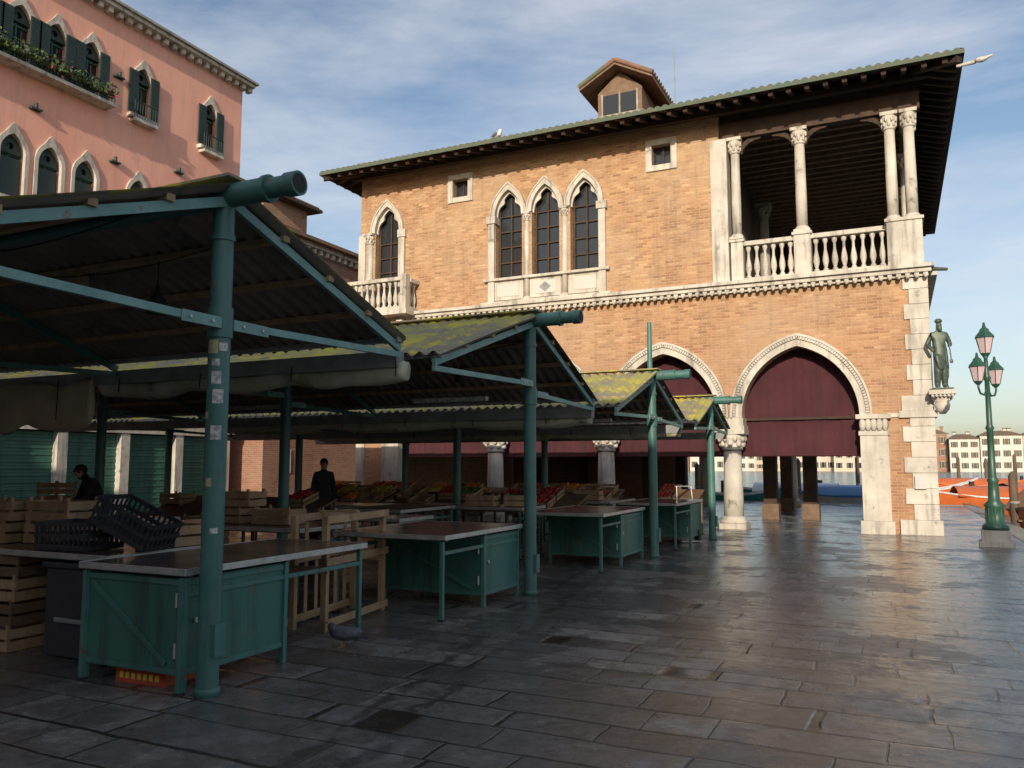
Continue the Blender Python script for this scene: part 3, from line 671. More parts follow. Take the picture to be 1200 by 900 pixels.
# ---------------------------------------------------------------- tables
def table(x0,x1,y0,y1,h=.87,box=None,top='steel_top'):
    b_=B(); b_.box(x0,x1,y0,y1,h-.012,h,top)
    for a_ in((x0-.012,x0,y0-.012,y1+.012),(x1,x1+.012,y0-.012,y1+.012),(x0,x1,y0-.012,y0),(x0,x1,y1,y1+.012)): b_.box(*a_,h-.045,h+.004,'steel_edge')
    for yy in(y0+.06,y1-.06,(y0+y1)/2): b_.box(x0+.005,x1-.005,yy-.02,yy+.02,h-.06,h-.014,'green_paint')
    for xx in(x0+.03,x1-.05):
        for yy in(y0+.03,y1-.03):
            b_.box(xx-.02,xx+.02,yy-.02,yy+.02,.02,h-.062,'green_paint'); b_.box(xx-.03,xx+.03,yy-.03,yy+.03,0,.02,'rubber')
        b_.box(xx-.018,xx+.018,y0+.052,y1-.052,h-.20,h-.165,'green_paint')
    if box:
        ya,yb=box; xa,xb=x0+.035,x1-.045
        b_.box(xa,xb,ya+.012,yb-.012,.14,h-.07,'green_panel')
        for xx in(xa,xb):
            for yy in(ya+.02,yb-.02): b_.box(xx-.022,xx+.022,yy-.022,yy+.022,.0,h-.064,'green_paint')
        for zz in(.15,h-.1):
            b_.box(xa+.024,xb-.024,ya,ya+.008,zz-.02,zz+.02,'green_paint'); b_.box(xb+.002,xb+.012,ya+.045,yb-.045,zz-.02,zz+.02,'green_paint')
        b_.beam((xa+.06,ya+.002,h-.14),(xb-.15,ya+.002,.2),.04,.02,'green_paint',up=(0,1,0))
        for zz in(.3,.65): b_.cyl((xb-.05,ya-.01,zz-.05),(xb-.05,ya-.01,zz+.05),.012,.012,'steel_edge',8)
        b_.cyl((xb+.004,ya+.12,.5),(xb+.02,ya+.12,.5),.02,.02,'steel_edge',10)
    return b_.build('market_table',bev=.003)
table(-5.62,-4.54,4.22,6.36,.87,(4.25,5.32))
table(-5.66,-4.24,7.32,9.2,.87,(8.25,9.18))
table(-5.3,-4.0,11.6,13.8,.87,(12.55,13.78))
table(-4.95,-3.8,15.3,17.5,.87,(16.5,17.48))
table(-8.3,-5.75,4.55,5.7,.87)
table(-8.6,-6.2,7.4,8.5,.87); table(-9.2,-6.3,9.6,10.5,.85); table(-12.6,-9.2,7.2,8.4,.87)
table(-8.,-5.8,12.6,13.6,.87); table(-6.8,-5.2,15.5,17.2,.87); table(-12.4,-8.6,12.4,13.4,.85); table(-11.6,-7.4,16.4,17.5,.85)
table(-8.2,-7.,10.7,12.4,.9,None,'wood_brown')
def fruitbox(b_,x,y,z,wd,dp,tilt,mat):
    def zt(yy): return z+(yy-y)*tilt
    for (xa,xb,ya_,yb_) in((x,x+wd,y,y+.012),(x,x+wd,y+dp-.012,y+dp),(x,x+.012,y,y+dp),(x+wd-.012,x+wd,y,y+dp)):
        for lv in(0,.075):
            vs=[]
            for xx in(xa,xb):
                for yy in(ya_,yb_):
                    for q_ in(lv,lv+.055): vs.append((xx,yy,zt(yy)+q_))
            b_.add(vs,[(0,1,3,2),(4,6,7,5),(0,4,5,1),(2,3,7,6),(0,2,6,4),(1,5,7,3)],'wood_light')
    if mat=='empty': return
    n1=int(wd/.085);n2=int(dp/.085)
    for a_ in range(n1):
        for c_ in range(n2):
            yy=y+.045+c_*.085+U(-.01,.01); b_.ball((x+.045+a_*.085+U(-.01,.01),yy,zt(yy)+.11+U(-.015,.03)),.044*U(.85,1.1),mat,7,5)
def display(x0,x1,y0,mats,prob=.7):
    b_=B(); z0,z1=.72,1.02; dp=1.0; tl=(z1-z0)/dp
    b_.add([(x0,y0,z0),(x1,y0,z0),(x1,y0+dp,z1),(x0,y0+dp,z1),(x0,y0,z0-.04),(x1,y0,z0-.04),(x1,y0+dp,z1-.04),(x0,y0+dp,z1-.04)],[(0,1,2,3),(4,5,6,7),(0,1,5,4),(1,2,6,5),(2,3,7,6),(3,0,4,7)],'wood_brown')
    n=max(2,int((x1-x0)/1.4))
    for k in range(n+1):
        x=x0+.05+(x1-x0-.1)*k/n
        b_.box(x-.025,x+.025,y0+.1,y0+.15,0,z0-.02,'wood_brown'); b_.box(x-.025,x+.025,y0+dp-.15,y0+dp-.1,0,z1-.09,'wood_brown')
    x=x0+.05
    while x<x1-.5:
        for row in(0,1):
            if R()<prob: fruitbox(b_,x,y0+.04+row*.48,z0+(.04+row*.48)*tl+.003,.42,.44,tl,random.choice(mats))
        x+=.46
    b_.build('produce_display')
FM=['orange_fruit','red_fruit','yellow_fruit','green_leafy','red_fruit','empty','empty']
display(-9.8,-5.6,14.4,FM,.25); display(-12.6,-10.2,14.6,FM,.8); display(-11.2,-6.,18.,FM,.85); display(-5.2,-4.2,18.6,FM,.7); display(-14.8,-11.6,18.2,FM,.8); display(-12.5,-8.9,10.6,FM,.2)
def crate(x,y,z,wd=.5,dp=.32,h=.2,rot=0,mat='wood_light',name='wooden_crate',bb=None):
    b_=bb or B(); old=b_.M; b_.M=Matrix.Translation((x,y,z))@Matrix.Rotation(rot,4,'Z'); nl=max(2,int(h/.085))
    for k in range(nl):
        z0=k*h/nl+.005; z1=z0+h/nl-.022
        b_.box(-wd/2,wd/2,-dp/2,-dp/2+.008,z0,z1,mat); b_.box(-wd/2,wd/2,dp/2-.008,dp/2,z0,z1,mat)
        b_.box(-wd/2,-wd/2+.01,-dp/2+.009,dp/2-.009,z0,z1,mat); b_.box(wd/2-.01,wd/2,-dp/2+.009,dp/2-.009,z0,z1,mat)
    for sx in(-1,1):
        for sy in(-1,1): b_.box(sx*(wd/2-.03)-.014,sx*(wd/2-.03)+.014,sy*(dp/2-.024)-.014,sy*(dp/2-.024)+.014,0,h+.02,mat)
    for k in range(4): b_.box(-wd/2+.01,wd/2-.01,-dp/2+.01+k*dp/4,-dp/2-.01+(k+1)*dp/4,.0,.008,mat)
    b_.M=old
    if bb is None: b_.build(name)
for (x,y,z,rt) in((-7.15,5.15,.875,.1),(-7.15,5.15,1.08,.05),(-6.05,5.45,.875,-.1),(-7.8,5.0,.875,0),(-7.75,5.0,1.08,.1),(-6.95,7.9,.875,.1),(-7.7,7.9,.875,0),(-7.6,7.9,1.08,.1),(-6.7,12.9,.875,.1),(-6.1,13.2,.875,.3),(-5.9,16.2,.875,.1)): crate(x,y,z,.55,.36,.2,rt)
for k in range(4): crate(-7.25,4.75,.0+k*.21,.6,.4,.205,.05*k,'wood_brown' if k%2 else 'wood_light')
for (x,y,n) in((-9.8,6.9,4),(-10.4,7.0,5),(-10.9,6.6,3),(-9.3,9.,4),(-6.1,11.,3),(-12.3,11.2,5),(-8.9,11.,4),(-13.4,9.5,6)):
    b_=B()
    for k in range(n): crate(x+U(-.02,.02),y,k*.22,.55,.38,.2,U(-.06,.06),bb=b_,mat=random.choice(['wood_light','wood_brown']))
    b_.build('wooden_crate')
def pcrate(x,y,z,rot,tilt=0):
    b_=B(); b_.M=Matrix.Translation((x,y,z))@Matrix.Rotation(rot,4,'Z')@Matrix.Rotation(tilt,4,'Y')
    wd,dp,h=.6,.4,.24
    b_.box(-wd/2,wd/2,-dp/2,dp/2,0,.01,'black_plastic')
    for zz in(.011,.105,.205):
        for s_ in(-1,1): b_.box(-wd/2,wd/2,s_*dp/2-.008,s_*dp/2+.008,zz,zz+.035,'black_plastic'); b_.box(s_*wd/2-.008,s_*wd/2+.008,-dp/2+.009,dp/2-.009,zz,zz+.035,'black_plastic')
    for k in range(11):
        x_=-wd/2+.02+k*(wd-.04)/10
        for s_ in(-1,1): b_.box(x_-.009,x_+.009,s_*dp/2-.006,s_*dp/2+.006,.012,.23,'black_plastic')
    for k in range(7):
        y_=-dp/2+.03+k*(dp-.06)/6
        for s_ in(-1,1): b_.box(s_*wd/2-.006,s_*wd/2+.006,y_-.009,y_+.009,.012,.23,'black_plastic')
    b_.build('plastic_crate')
pcrate(-6.5,4.85,.875,.08); pcrate(-5.98,4.95,1.0,.2,math.radians(24))
b_=B(); b_.box(-6.55,-5.8,4.6,5.3,.02,.74,'black_plastic'); b_.box(-6.58,-5.77,4.57,5.33,.742,.79,'black_plastic'); b_.box(-6.4,-5.95,4.57,4.598,.3,.34,'grey_paint'); b_.build('storage_bin',bev=.01)
b_=B((-5.1,4.5,0),.05); b_.box(-.24,.24,-.15,.15,0,.1,'red_box')
for k in range(7): b_.box(-.2+k*.058,-.165+k*.058,-.153,-.151,.03,.075,'yellow_print')
b_.box(-.22,.22,-.13,.13,.1,.12,'dark_void'); b_.build('fruit_box')
b_=B((-5.5,7.0,0),math.radians(8))
for y in(-.62,.6):
    for x in(0,.35): b_.box(x-.03,x+.03,y-.03,y+.03,0,1.1,'wood_light')
for z in(.04,.62,1.03):
    for x in(-.04,.39): b_.box(x-.012,x+.012,-.68,.66,z,z+.075,'wood_light')
for k in range(6):
    y=-.5+k*.2
    if k!=3: b_.box(-.065,-.053,y-.03,y+.03,.02,1.08 if k%2 else .68,'wood_light')
for y in(-.62,.6): b_.box(-.05,.4,y-.045,y-.032,.55,.62,'wood_light'); 
b_.box(-.05,.4,-.1,-.02,1.108,1.125,'wood_light'); b_.build('wooden_rack',bev=.003)
b_=B((-4.05,17.1,0),.6)
for sx in(-.2,.2):
    b_.cyl((sx,0,.12),(sx*.8,.12,1.15),.016,.016,'steel_edge',8); b_.cyl((sx*1.15,.05,.13),(sx*1.3,.05,.13),.13,.13,'rubber',18); b_.cyl((sx*1.31,.05,.13),(sx*1.33,.05,.13),.05,.05,'steel_edge',12)
for z in(.2,.5,.8,1.15): b_.cyl((-.2,(z-.12)*.116,z),(.2,(z-.12)*.116,z),.013,.013,'steel_edge',8)
b_.box(-.22,.22,-.26,.0,.02,.035,'steel_edge'); b_.cyl((-.25,.05,.13),(.25,.05,.13),.012,.012,'steel_edge',8); b_.build('hand_truck')
# ---------------------------------------------------------------- people
def person(x,y,rot,top='cloth_dark',over=None,name='person',z=0,scale=1.):
    J={'pel':(0,0,.95),'sp':(0,0,1.12),'ch':(0,0,1.34),'nk':(0,0,1.47),'hb':(0,-.01,1.555),'hm':(0,-.02,1.63),'ht':(0,-.005,1.70),
     'sR':(.165,0,1.40),'eR':(.22,.03,1.13),'wR':(.21,-.1,.90),'hR':(.205,-.125,.83),'sL':(-.165,0,1.40),'eL':(-.22,.03,1.13),'wL':(-.21,-.1,.90),'hL':(-.205,-.125,.83),
     'pR':(.09,0,.88),'kR':(.1,-.03,.48),'aR':(.1,.02,.09),'tR':(.11,-.13,.035),'pL':(-.09,0,.88),'kL':(-.1,-.01,.48),'aL':(-.11,.06,.09),'tL':(-.12,-.09,.035)}
    if over: J.update(over)
    rad={'pel':(.15,.11),'sp':(.15,.11),'ch':(.17,.12),'nk':.055,'hb':.068,'hm':(.082,.095),'ht':(.06,.07),'sR':.075,'eR':.052,'wR':.034,'hR':(.028,.034),'sL':.075,'eL':.052,'wL':.034,'hL':(.028,.034),'pR':.1,'kR':.068,'aR':.048,'tR':.035,'pL':.1,'kL':.068,'aL':.048,'tL':.035}
    keys=list(J); E=[('pel','sp'),('sp','ch'),('ch','nk'),('nk','hb'),('hb','hm'),('hm','ht'),('ch','sR'),('sR','eR'),('eR','wR'),('wR','hR'),('ch','sL'),('sL','eL'),('eL','wL'),('wL','hL'),('pel','pR'),('pR','kR'),('kR','aR'),('aR','tR'),('pel','pL'),('pL','kL'),('kL','aL'),('aL','tL')]
    b_=B((x,y,z),rot,scale)
    hm=Vector(J['hm']); nk=Vector(J['nk'])
    def mf(c):
        for h in('hR','hL'):
            if (c-Vector(J[h])).length<.065: return 'skin'
        if (c-hm).length<.135 and c.z>nk.z+.03:
            return 'hair' if (c.z>hm.z+.045 or c.y>hm.y+.02) else 'skin'
        if c.z<.12: return 'rubber'
        if c.z<.84: return 'trouser'
        return top
    b_.skin([J[k] for k in keys],[(keys.index(a),keys.index(c)) for a,c in E],[rad[k] for k in keys],top,2,0,mf)
    b_.ball((hm.x,hm.y-.095,hm.z-.015),(.013,.02,.022),'skin',6,5)
    for sx in(-1,1):
        b_.ball((hm.x+sx*.031,hm.y-.085,hm.z+.012),.011,'hair',6,5); b_.ball((hm.x+sx*.083,hm.y,hm.z-.005),(.012,.02,.03),'skin',6,5)
    b_.ball((hm.x,hm.y-.085,hm.z-.055),(.025,.008,.006),'red_box',6,4)
    b_.ball((hm.x,hm.y+.02,hm.z+.03),(.09,.1,.095),'hair',10,8)
    for h,s_ in(('hR',1),('hL',-1)):
        o=Vector(J[h]); d=(o-Vector(J['wR' if s_==1 else 'wL'])).normalized(); side=Vector((0,1,0)) if abs(d.y)<.7 else Vector((1,0,0))
        side=(side-d*side.dot(d)).normalized()
        for k,L in enumerate((.065,.075,.07,.055)):
            p=o+side*(-.027+.018*k)+d*.02; q_=p+d*L*.55; r_=q_+d*L*.4+Vector((-s_*.012,0,0))
            b_.cyl(p,q_,.009,.008,'skin',6); b_.cyl(q_,r_,.008,.006,'skin',6)
        p=o-side*.025; b_.cyl(p,p-side*.025+d*.03,.010,.008,'skin',6); b_.cyl(p-side*.025+d*.03,p-side*.028+d*.055,.008,.006,'skin',6)
    b_.build(name)
person(-11.2,14.1,math.radians(50),'cloth_dark')
person(-11.6,8.95,math.radians(-20),'cloth_dark',{'ch':(0,-.12,1.28),'nk':(0,-.2,1.38),'hb':(0,-.26,1.44),'hm':(0,-.30,1.49),'ht':(0,-.32,1.56),'sp':(0,-.02,1.1),'sR':(.165,-.14,1.33),'sL':(-.165,-.14,1.33),'eR':(.22,-.25,1.08),'wR':(.18,-.46,.98),'hR':(.17,-.53,.96),'eL':(-.22,-.22,1.08),'wL':(-.2,-.42,.95),'hL':(-.19,-.49,.93)})
person(-.35,31.,math.radians(200),'trouser',{'kR':(.1,-.16,.5),'aR':(.1,-.12,.09),'tR':(.1,-.27,.035),'aL':(-.11,.22,.12),'kL':(-.1,.02,.48),'tL':(-.12,.1,.03)})
# ---------------------------------------------------------------- birds
def bird(x,y,z,rot,sc_,body,wing,head,name,legc='beak'):
    b_=B((x,y,z),rot,sc_)
    b_.skin([(0,.15,.10),(0,.08,.115),(0,0,.12),(0,-.07,.135),(0,-.105,.175),(0,-.12,.215)],[(0,1),(1,2),(2,3),(3,4),(4,5)],[(.035,.015),(.055,.05),(.07,.068),(.06,.062),.036,.03],body,2,2,lambda c:head if (c.y<-.07 and c.z>.15) else body)
    for s_ in(-1,1):
        b_.ball((s_*.052,.04,.13),(.02,.13,.045),wing,8,6)
        b_.cyl((s_*.025,0,.08),(s_*.025,.005,.008),.006,.005,legc,6)
        for a_ in(-.5,0,.5): b_.cyl((s_*.025,.005,.008),(s_*.025+.03*math.sin(a_),.005-.035*math.cos(a_),.005),.004,.003,legc,5)
        b_.ball((s_*.026,-.135,.22),.005,'beak',5,4)
    b_.cyl((0,-.14,.213),(0,-.172,.205),.009,.003,'dark_feather' if body!='white_feather' else 'beak',6)
    b_.box(-.028,.028,.13,.25,.088,.10,'dark_feather' if body!='white_feather' else wing)
    b_.build(name)
bird(-4.48,5.95,0,math.radians(-75),1.0,'grey_feather','grey_feather','dark_feather','pigeon')
bird(-9.95,20.0,10.87,math.radians(60),1.35,'white_feather','grey_feather','white_feather','seagull')
# ---------------------------------------------------------------- pink palazzo
PXW=-22.
pk=empty('palazzo',(-28,14,0))
w=B(); ys=[9.4,10.5,11.55,12.6,13.7,14.8,15.95,17.85,20.75]; holes=[]
for y in ys:
    for z0,sp in((12.95,14.1),(9.0,10.3)): holes.append([(y-.36,z0),(y+.36,z0)]+arch(y,.36,sp,.55,8))
w.plate([(-6,2.9),(22.3,2.9),(22.3,16),(-6,16)],holes,.4,SX(PXW-.2),'pink_plaster')
w.box(PXW-12,PXW-.4,21.9,22.3,0,16,'pink_plaster'); w.box(PXW-12,PXW-.4,-6,-5.6,0,16,'pink_plaster'); w.box(PXW-12.4,PXW-12,-6,22.3,0,16,'pink_plaster')
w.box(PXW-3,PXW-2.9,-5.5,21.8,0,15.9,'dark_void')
w.build('plaster_walls',pk)
f=B()
for y in ys:
    for z0,sp in((12.95,14.1),(9.0,10.3)):
        f.plate([(y+.47,z0)]+ogee(y,.47,sp,.70,.18,10)+[(y-.47,z0)]+[(y-.358,z0)]+list(reversed(arch(y,.358,sp,.55,8)))+[(y+.358,z0)],[],.12,SX(PXW+.0),'istrian_stone')
        f.plate([(y-.36,z0),(y+.36,z0)]+arch(y,.36,sp,.55,8),[],.02,SX(PXW-.25),'glass_dark')
        f.box(PXW-.24,PXW-.18,y-.02,y+.02,z0,sp+.4,'green_shutter'); f.box(PXW-.23,PXW-.19,y-.36,y+.36,sp-.03,sp+.03,'green_shutter')
        if z0>12:
            for s_ in(-1,1):
                yc=y+s_*.42; f.box(PXW+.062,PXW+.10,yc-.17,yc+.17,z0+.05,sp+.35,'dark_shutter')
                zz=z0+.1
                while zz<sp+.3: f.box(PXW+.10,PXW+.112,yc-.15,yc+.15,zz,zz+.03,'dark_shutter'); zz+=.07
            f.plate(arch(y,.35,sp+.08,.46,8),[[(y+.1*math.cos(t*math.pi/4),sp+.28+.1*math.sin(t*math.pi/4)) for t in range(8)]],.03,SX(PXW-.12),'dark_shutter')
        else:
            f.plate(arch(y,.35,sp+.0,.54,8),[[(y+.1*math.cos(t*math.pi/4),sp+.22+.1*math.sin(t*math.pi/4)) for t in range(8)]],.03,SX(PXW-.12),'dark_shutter')
            f.box(PXW-.14,PXW-.1,y-.3,y+.3,z0,sp-.1,'dark_shutter')
        f.box(PXW-.1,PXW+.22,y-.55,y+.55,z0-.12,z0-.004,'istrian_stone')
for y0,y1 in((9,16.55),(17.4,18.3),(20.3,21.2)):
    f.box(PXW+.0,PXW+(.5 if y0<10 else .28),y0,y1,12.70,12.80,'istrian_stone')
    yy=y0; xo=.45 if y0<10 else .25
    while yy<=y1+.01: f.cyl((PXW+xo,yy,12.8),(PXW+xo,yy,13.35),.012,.012,'dark_shutter',5); yy+=.1
    f.box(PXW+xo-.02,PXW+xo+.02,y0,y1,13.35,13.38,'dark_shutter')
f.box(PXW-.3,PXW+.35,-6.2,22.6,16.0,16.12,'istrian_stone'); f.box(PXW-.3,PXW+.45,-6.4,22.7,16.122,16.2,'istrian_dark')
yy=-6.
while yy<22.5: f.box(PXW+.002,PXW+.24,yy,yy+.14,15.82,15.998,'istrian_stone'); yy+=.36
f.add([(PXW+.45,-6.4,16.202),(PXW+.45,22.7,16.202),(PXW-6,20,18),(PXW-6,-3,18),(PXW-13,22.7,16.202),(PXW-13,-6.4,16.202)],[(0,1,2,3),(1,4,2),(4,5,3,2),(5,0,3)],'roof_tile')
for y,z in((16.9,11.1),(16.9,13.9),(19.4,11.6),(14.25,11.75)): f.box(PXW+.002,PXW+.16,y-.16,y+.16,z,z+.05,'dark_shutter'); f.cyl((PXW+.1,y,z),(PXW+.1,y,z+.2),.05,.05,'dark_shutter',8)
f.box(PXW-.4,PXW+.2,-6,22.3,2.6,2.899,'istrian_stone')
y=22.0
while y>-5:
    f.box(PXW-.35,PXW+.16,y-.2,y+.12,0,2.599,'istrian_stone')
    for k in range(26): f.box(PXW-.1,PXW-.06+(.02 if k%2 else 0),y-2.04,y-.2,.02+k*.098,.02+(k+1)*.098-.006,'green_shutter')
    y-=2.12
f.build('stone_trim',pk)
fl=B()
for k in range(1500):
    c=Vector((PXW+.45+U(-.16,.2),U(9,16.5),12.85+U(0,.5)*R()+.1)); d1=Vector((U(-1,1),U(-1,1),U(-1,1))).normalized()*.06; d2=Vector((U(-1,1),U(-1,1),U(-1,1))).normalized()*.06
    fl.add([c-d1,c+d2,c+d1,c-d2],[(0,1,2,3)],'flower' if R()<.04 else 'leaf')
fl.build('flower_boxes',pk,recalc=False)
# ---------------------------------------------------------------- brick house behind
bh=empty('brick_house',(-25,32,0)); w=B()
w.plate([(22.9,0),(44,0),(44,10.3),(22.9,10.3)],[[(y-.5,z),(y+.5,z),(y+.5,z+1.5),(y-.5,z+1.5)] for y in(24.8,27.2,29.6,33) for z in(7.6,3.9)],.4,SX(-21.2),'brick_red')
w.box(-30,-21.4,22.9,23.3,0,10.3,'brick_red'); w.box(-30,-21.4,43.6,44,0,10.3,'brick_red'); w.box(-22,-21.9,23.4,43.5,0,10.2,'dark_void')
w.build('brick_walls',bh); w=B()
for y in(24.8,27.2,29.6,33):
    for z in(7.6,3.9):
        w.plate([(y-.65,z-.15),(y+.65,z-.15),(y+.65,z+1.65),(y-.65,z+1.65)],[[(y-.495,z+.005),(y+.495,z+.005),(y+.495,z+1.495),(y-.495,z+1.495)]],.1,SX(-20.99),'istrian_stone'); w.box(-21.3,-21.25,y-.5,y+.5,z,z+1.5,'glass_dark')
w.box(-21.4,-20.75,22.7,44.2,10.3,10.48,'istrian_stone'); w.box(-21.4,-20.5,22.5,44.4,10.482,10.62,'roof_tile')
yy=22.9
while yy<44: w.box(-20.998,-20.8,yy,yy+.12,10.1,10.298,'istrian_stone'); yy+=.4
w.add([(-20.5,22.5,10.622),(-20.5,44.4,10.622),(-26,44.4,12.4),(-26,22.5,12.4),(-31,44.4,10.622),(-31,22.5,10.622)],[(0,1,2,3),(3,2,4,5),(0,3,5),(1,4,2)],'roof_tile')
w.box(-24.5,-22.,23.6,26.2,11.3,12.2,'brick_red'); w.box(-24.8,-21.5,23.3,26.6,12.2,12.32,'wood_dark'); w.box(-24.7,-21.6,23.4,26.5,12.321,12.42,'roof_tile')
w.box(-20.99,-20.96,23.9,24.4,1.3,2.2,'paper')
w.build('trim_and_roof',bh)
def plain_house(name,x0,x1,y0,y1,h,mat,face='N',floors=3,wsp=2.4,base=0):
    e=empty(name,((x0+x1)/2,(y0+y1)/2,base)); w=B(); w.box(x0,x1,y0,y1,base-1,h,mat)
    w.box(x0-.15,x1+.15,y0-.15,y1+.15,h,h+.2,'istrian_stone')
    w.add([(x0-.5,y0-.5,h+.201),(x1+.5,y0-.5,h+.201),(x1+.5,y1+.5,h+.201),(x0-.5,y1+.5,h+.201),((x0*3+x1)/4,(y0+y1)/2,h+1.9),((x0+x1*3)/4,(y0+y1)/2,h+1.9)],[(0,1,2,3),(0,1,5,4),(1,2,5),(2,3,4,5),(3,0,4)],'roof_tile')
    for k in range(2):
        cx=U(x0+1,x1-1); w.box(cx-.4,cx+.4,(y0+y1)/2-.4,(y0+y1)/2+.4,h+.3,h+2.4,mat); w.box(cx-.6,cx+.6,(y0+y1)/2-.6,(y0+y1)/2+.6,h+2.4,h+2.7,'roof_tile')
    w.build('walls_and_roof',e); v=B(); fh=(h-base)/floors
    yf=y1 if face=='S' else y0; sg=1 if face=='S' else -1
    for f_ in range(floors):
        n=max(2,int((x1-x0)/wsp))
        for k in range(n):
            x=x0+(k+.5)*(x1-x0)/n; z=base+f_*fh+fh*.28; hw=.45; hh=fh*.5
            ya_,yb_=sorted((yf,yf+sg*.06)); v.box(x-hw-.12,x+hw+.12,ya_,yb_,z-.15,z+hh+.15,'istrian_stone')
            ya_,yb_=sorted((yf+sg*.061,yf+sg*.07)); v.box(x-hw,x+hw,ya_,yb_,z,z+hh,'glass_dark')
            for s_ in(-1,1):
                ya_,yb_=sorted((yf+sg*.065,yf+sg*.11)); v.box(x+s_*(hw+.28)-.2,x+s_*(hw+.28)+.2,ya_,yb_,z,z+hh,'dark_shutter')
    v.build('windows',e)
plain_house('palazzo',-60,16,-26,-14,10.85,'cream_plaster','S',3)  # unseen block added behind the camera to keep low sun off the plaza
xx=-90; hs=[13,11,14.5,12,10.5,13.5,12.5,11.5,14,12,13]
ms=['ochre_plaster','cream_plaster','white_plaster','brick_red','cream_plaster','ochre_plaster','white_plaster']
kk=0
while xx<130:
    wd=U(8,13); plain_house('palazzo',xx,xx+wd-.3,282+U(-4,8),296,hs[kk%11]*.9-1.5,ms[(kk*3)%7],'N',3,2.4,-.3); xx+=wd; kk+=1
# ---------------------------------------------------------------- boats & poles
def boat(x,y,rot,L,mat,inn,cover=None,sc_=1.2):
    b_=B((x,y,WZ-.06),rot,sc_); n=16; vs=[]
    for k in range(n+1):
        t=k/n; u=2*t-1; hw=.82*(1-abs(u)**2.6)*(1 if u<0 else .98)+.03; sh=.62+.28*u*u+(.3*max(0,u)**3)
        xx=u*L/2
        for (fy,fz) in((-1,1),(-.8,.35),(-.35,-.25),(.35,-.25),(.8,.35),(1,1)): vs.append((xx,fy*hw,(sh if fz==1 else fz*.45)))
    fs=[(6*k+j,6*k+6+j,6*k+7+j,6*k+1+j) for k in range(n) for j in range(5)]
    b_.add(vs,fs+[(0,1,2,3,4,5)],mat,True)
    b_.add([(v[0]*.97,v[1]*.93,max(.28,v[2]-.02)) for v in vs],fs,inn,True)
    for s_ in(0,5):
        for k in range(n): b_.beam(Vector(vs[6*k+s_])+Vector((0,0,.02)),Vector(vs[6*k+6+s_])+Vector((0,0,.02)),.07,.05,inn)
    for u in(-.5,0,.4): b_.box(u*L/2-.12,u*L/2+.12,-.7,.7,.42,.46,'wood_brown')
    if cover:
        P=[]; m_=8
        for i_ in range(m_+1):
            for j in range(5): 
                xx=-L*.3+L*.55*i_/m_; P.append((xx,(-.8+.4*j),.68+.35*(1-((j-2)/2)**2)))
        b_.add(P,[(5*i_+j,5*i_+5+j,5*i_+6+j,5*i_+1+j) for i_ in range(m_) for j in range(4)],cover,True)
    b_.cyl((-L/2-.1,0,.3),(-L/2-.1,0,1.1),.12,.1,'rubber',8)
    b_.build('boat')
boat(-6.9,38.4,0.1,4.5,'boat_teal','boat_white'); boat(-1.9,38.5,0,5,'boat_white','boat_blue','boat_blue'); boat(4.1,39.6,.15,5.5,'boat_orange','boat_white','boat_orange')
boat(-12.5,38.6,0,5,'boat_white','wood_brown'); boat(4.0,29,1.52,5.5,'boat_orange','wood_brown'); boat(6.5,47,.5,6,'boat_orange','wood_brown','boat_orange'); boat(-4.4,42.5,0,6,'boat_teal','boat_white','boat_white'); boat(10.5,54,.3,6,'boat_blue','boat_white'); boat(0,46,.1,6,'boat_orange','boat_white')
boat(4.5,63,.1,7,'boat_orange','boat_orange','boat_orange'); boat(12.5,70,.1,7,'boat_orange','boat_white')
mp_=[(3.05,24.2,1.1),(3.05,27.5,1.3),(3.1,34,1.3),(4.8,36,1.6),(6,40,1.8),(1,41,1.8),(-1,40.2,1.7),(-4.2,40.3,1.8),(-9,40.4,1.6),(7.5,52,2),(5,56,2),(8.5,60,2),(10,66,2),(6,70,2),(11.5,75,2.2),(-2,50,2),(-5,52,2),(9.4,56,2),(12,80,2.4),(7,62,2.2),(4,66,2.1)]
for x,y,h in mp_:
    b_=B(); dx=U(-.05,.05); b_.cyl((x,y,-2),(x+dx,y,h),.13,.11,'mooring_wood',12); b_.cyl((x+dx,y,h),(x+dx,y,h+.12),.11,.03,'mooring_wood',12); b_.cyl((x+dx*.5,y,.5),(x+dx*.5,y,.56),.135,.135,'istrian_dark',12); b_.build('mooring_pole')
b_=B()
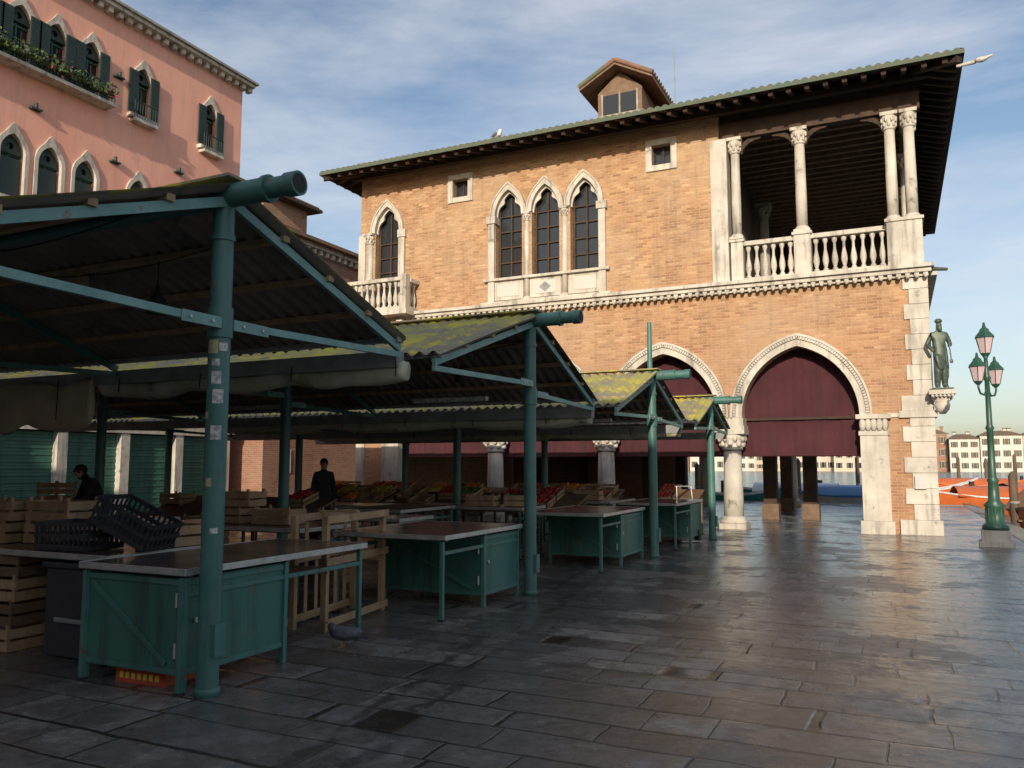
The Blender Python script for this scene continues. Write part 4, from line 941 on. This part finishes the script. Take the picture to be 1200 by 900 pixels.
for k in range(220):
    x,y=U(-6,2),U(2.5,16)
    if R()<.75: x=-4.3+random.gauss(0,.6)
    a0=U(0,6.28); s0=U(.006,.026); b_.add([(x+s0*math.cos(a0),y+s0*math.sin(a0),.012),(x-s0*.4,y+s0*.7,.008),(x-s0*math.cos(a0),y-s0*math.sin(a0),.006),(x+s0*.4,y-s0*.6,.014)],[(0,1,2,3)],random.choice(['leaf','wood_light','paper','wood_brown']))
b_.build('litter',recalc=False)
# ---------------------------------------------------------------- light & sky
AZ,EL=math.radians(170),math.radians(18)
S=Vector((math.sin(AZ)*math.cos(EL),math.cos(AZ)*math.cos(EL),math.sin(EL)))
sl=bpy.data.lights.new('sun','SUN'); sl.energy=4.6; sl.angle=math.radians(.5); sl.color=(1,.85,.66)
so=bpy.data.objects.new('sun',sl); so.rotation_euler=(-S).to_track_quat('-Z','Y').to_euler(); so.location=S*60; sc.collection.objects.link(so)
wd=bpy.data.worlds.new('World'); sc.world=wd; wd.use_nodes=True; nt=wd.node_tree; bg=nt.nodes['Background']
sk=N(nt,'ShaderNodeTexSky',sky_type='NISHITA'); sk.sun_disc=False; sk.sun_elevation=EL; sk.sun_rotation=AZ; sk.air_density=1.; sk.dust_density=1.8; sk.ozone_density=1.2
tc=N(nt,'ShaderNodeTexCoord'); mp=N(nt,'ShaderNodeMapping'); mp.inputs['Scale'].default_value=(1.2,1.8,6); mp.inputs['Rotation'].default_value=(.2,.25,0)
nt.links.new(tc.outputs['Generated'],mp.inputs[0])
cf=noise_n(nt,mp.outputs[0],1.3,10,.62,.3)
cl=ramp(nt,cf,[(.38,0.),(.78,.75)])
col=mix(nt,cl,sk.outputs[0],(5.8,5.8,6.0))
nt.links.new(col,bg.inputs[0]); bg.inputs[1].default_value=.15
sc.view_settings.view_transform='Standard'; sc.view_settings.look='None'; sc.view_settings.exposure=0
cam=bpy.data.cameras.new('camera'); cam.lens=28.35; cam.sensor_width=36; cam.clip_end=5000; cam.clip_start=.05
co=bpy.data.objects.new('camera',cam); co.location=(0,0,1.6); co.rotation_euler=(math.radians(90+5.74),0,math.radians(25.4)); sc.collection.objects.link(co); sc.camera=co
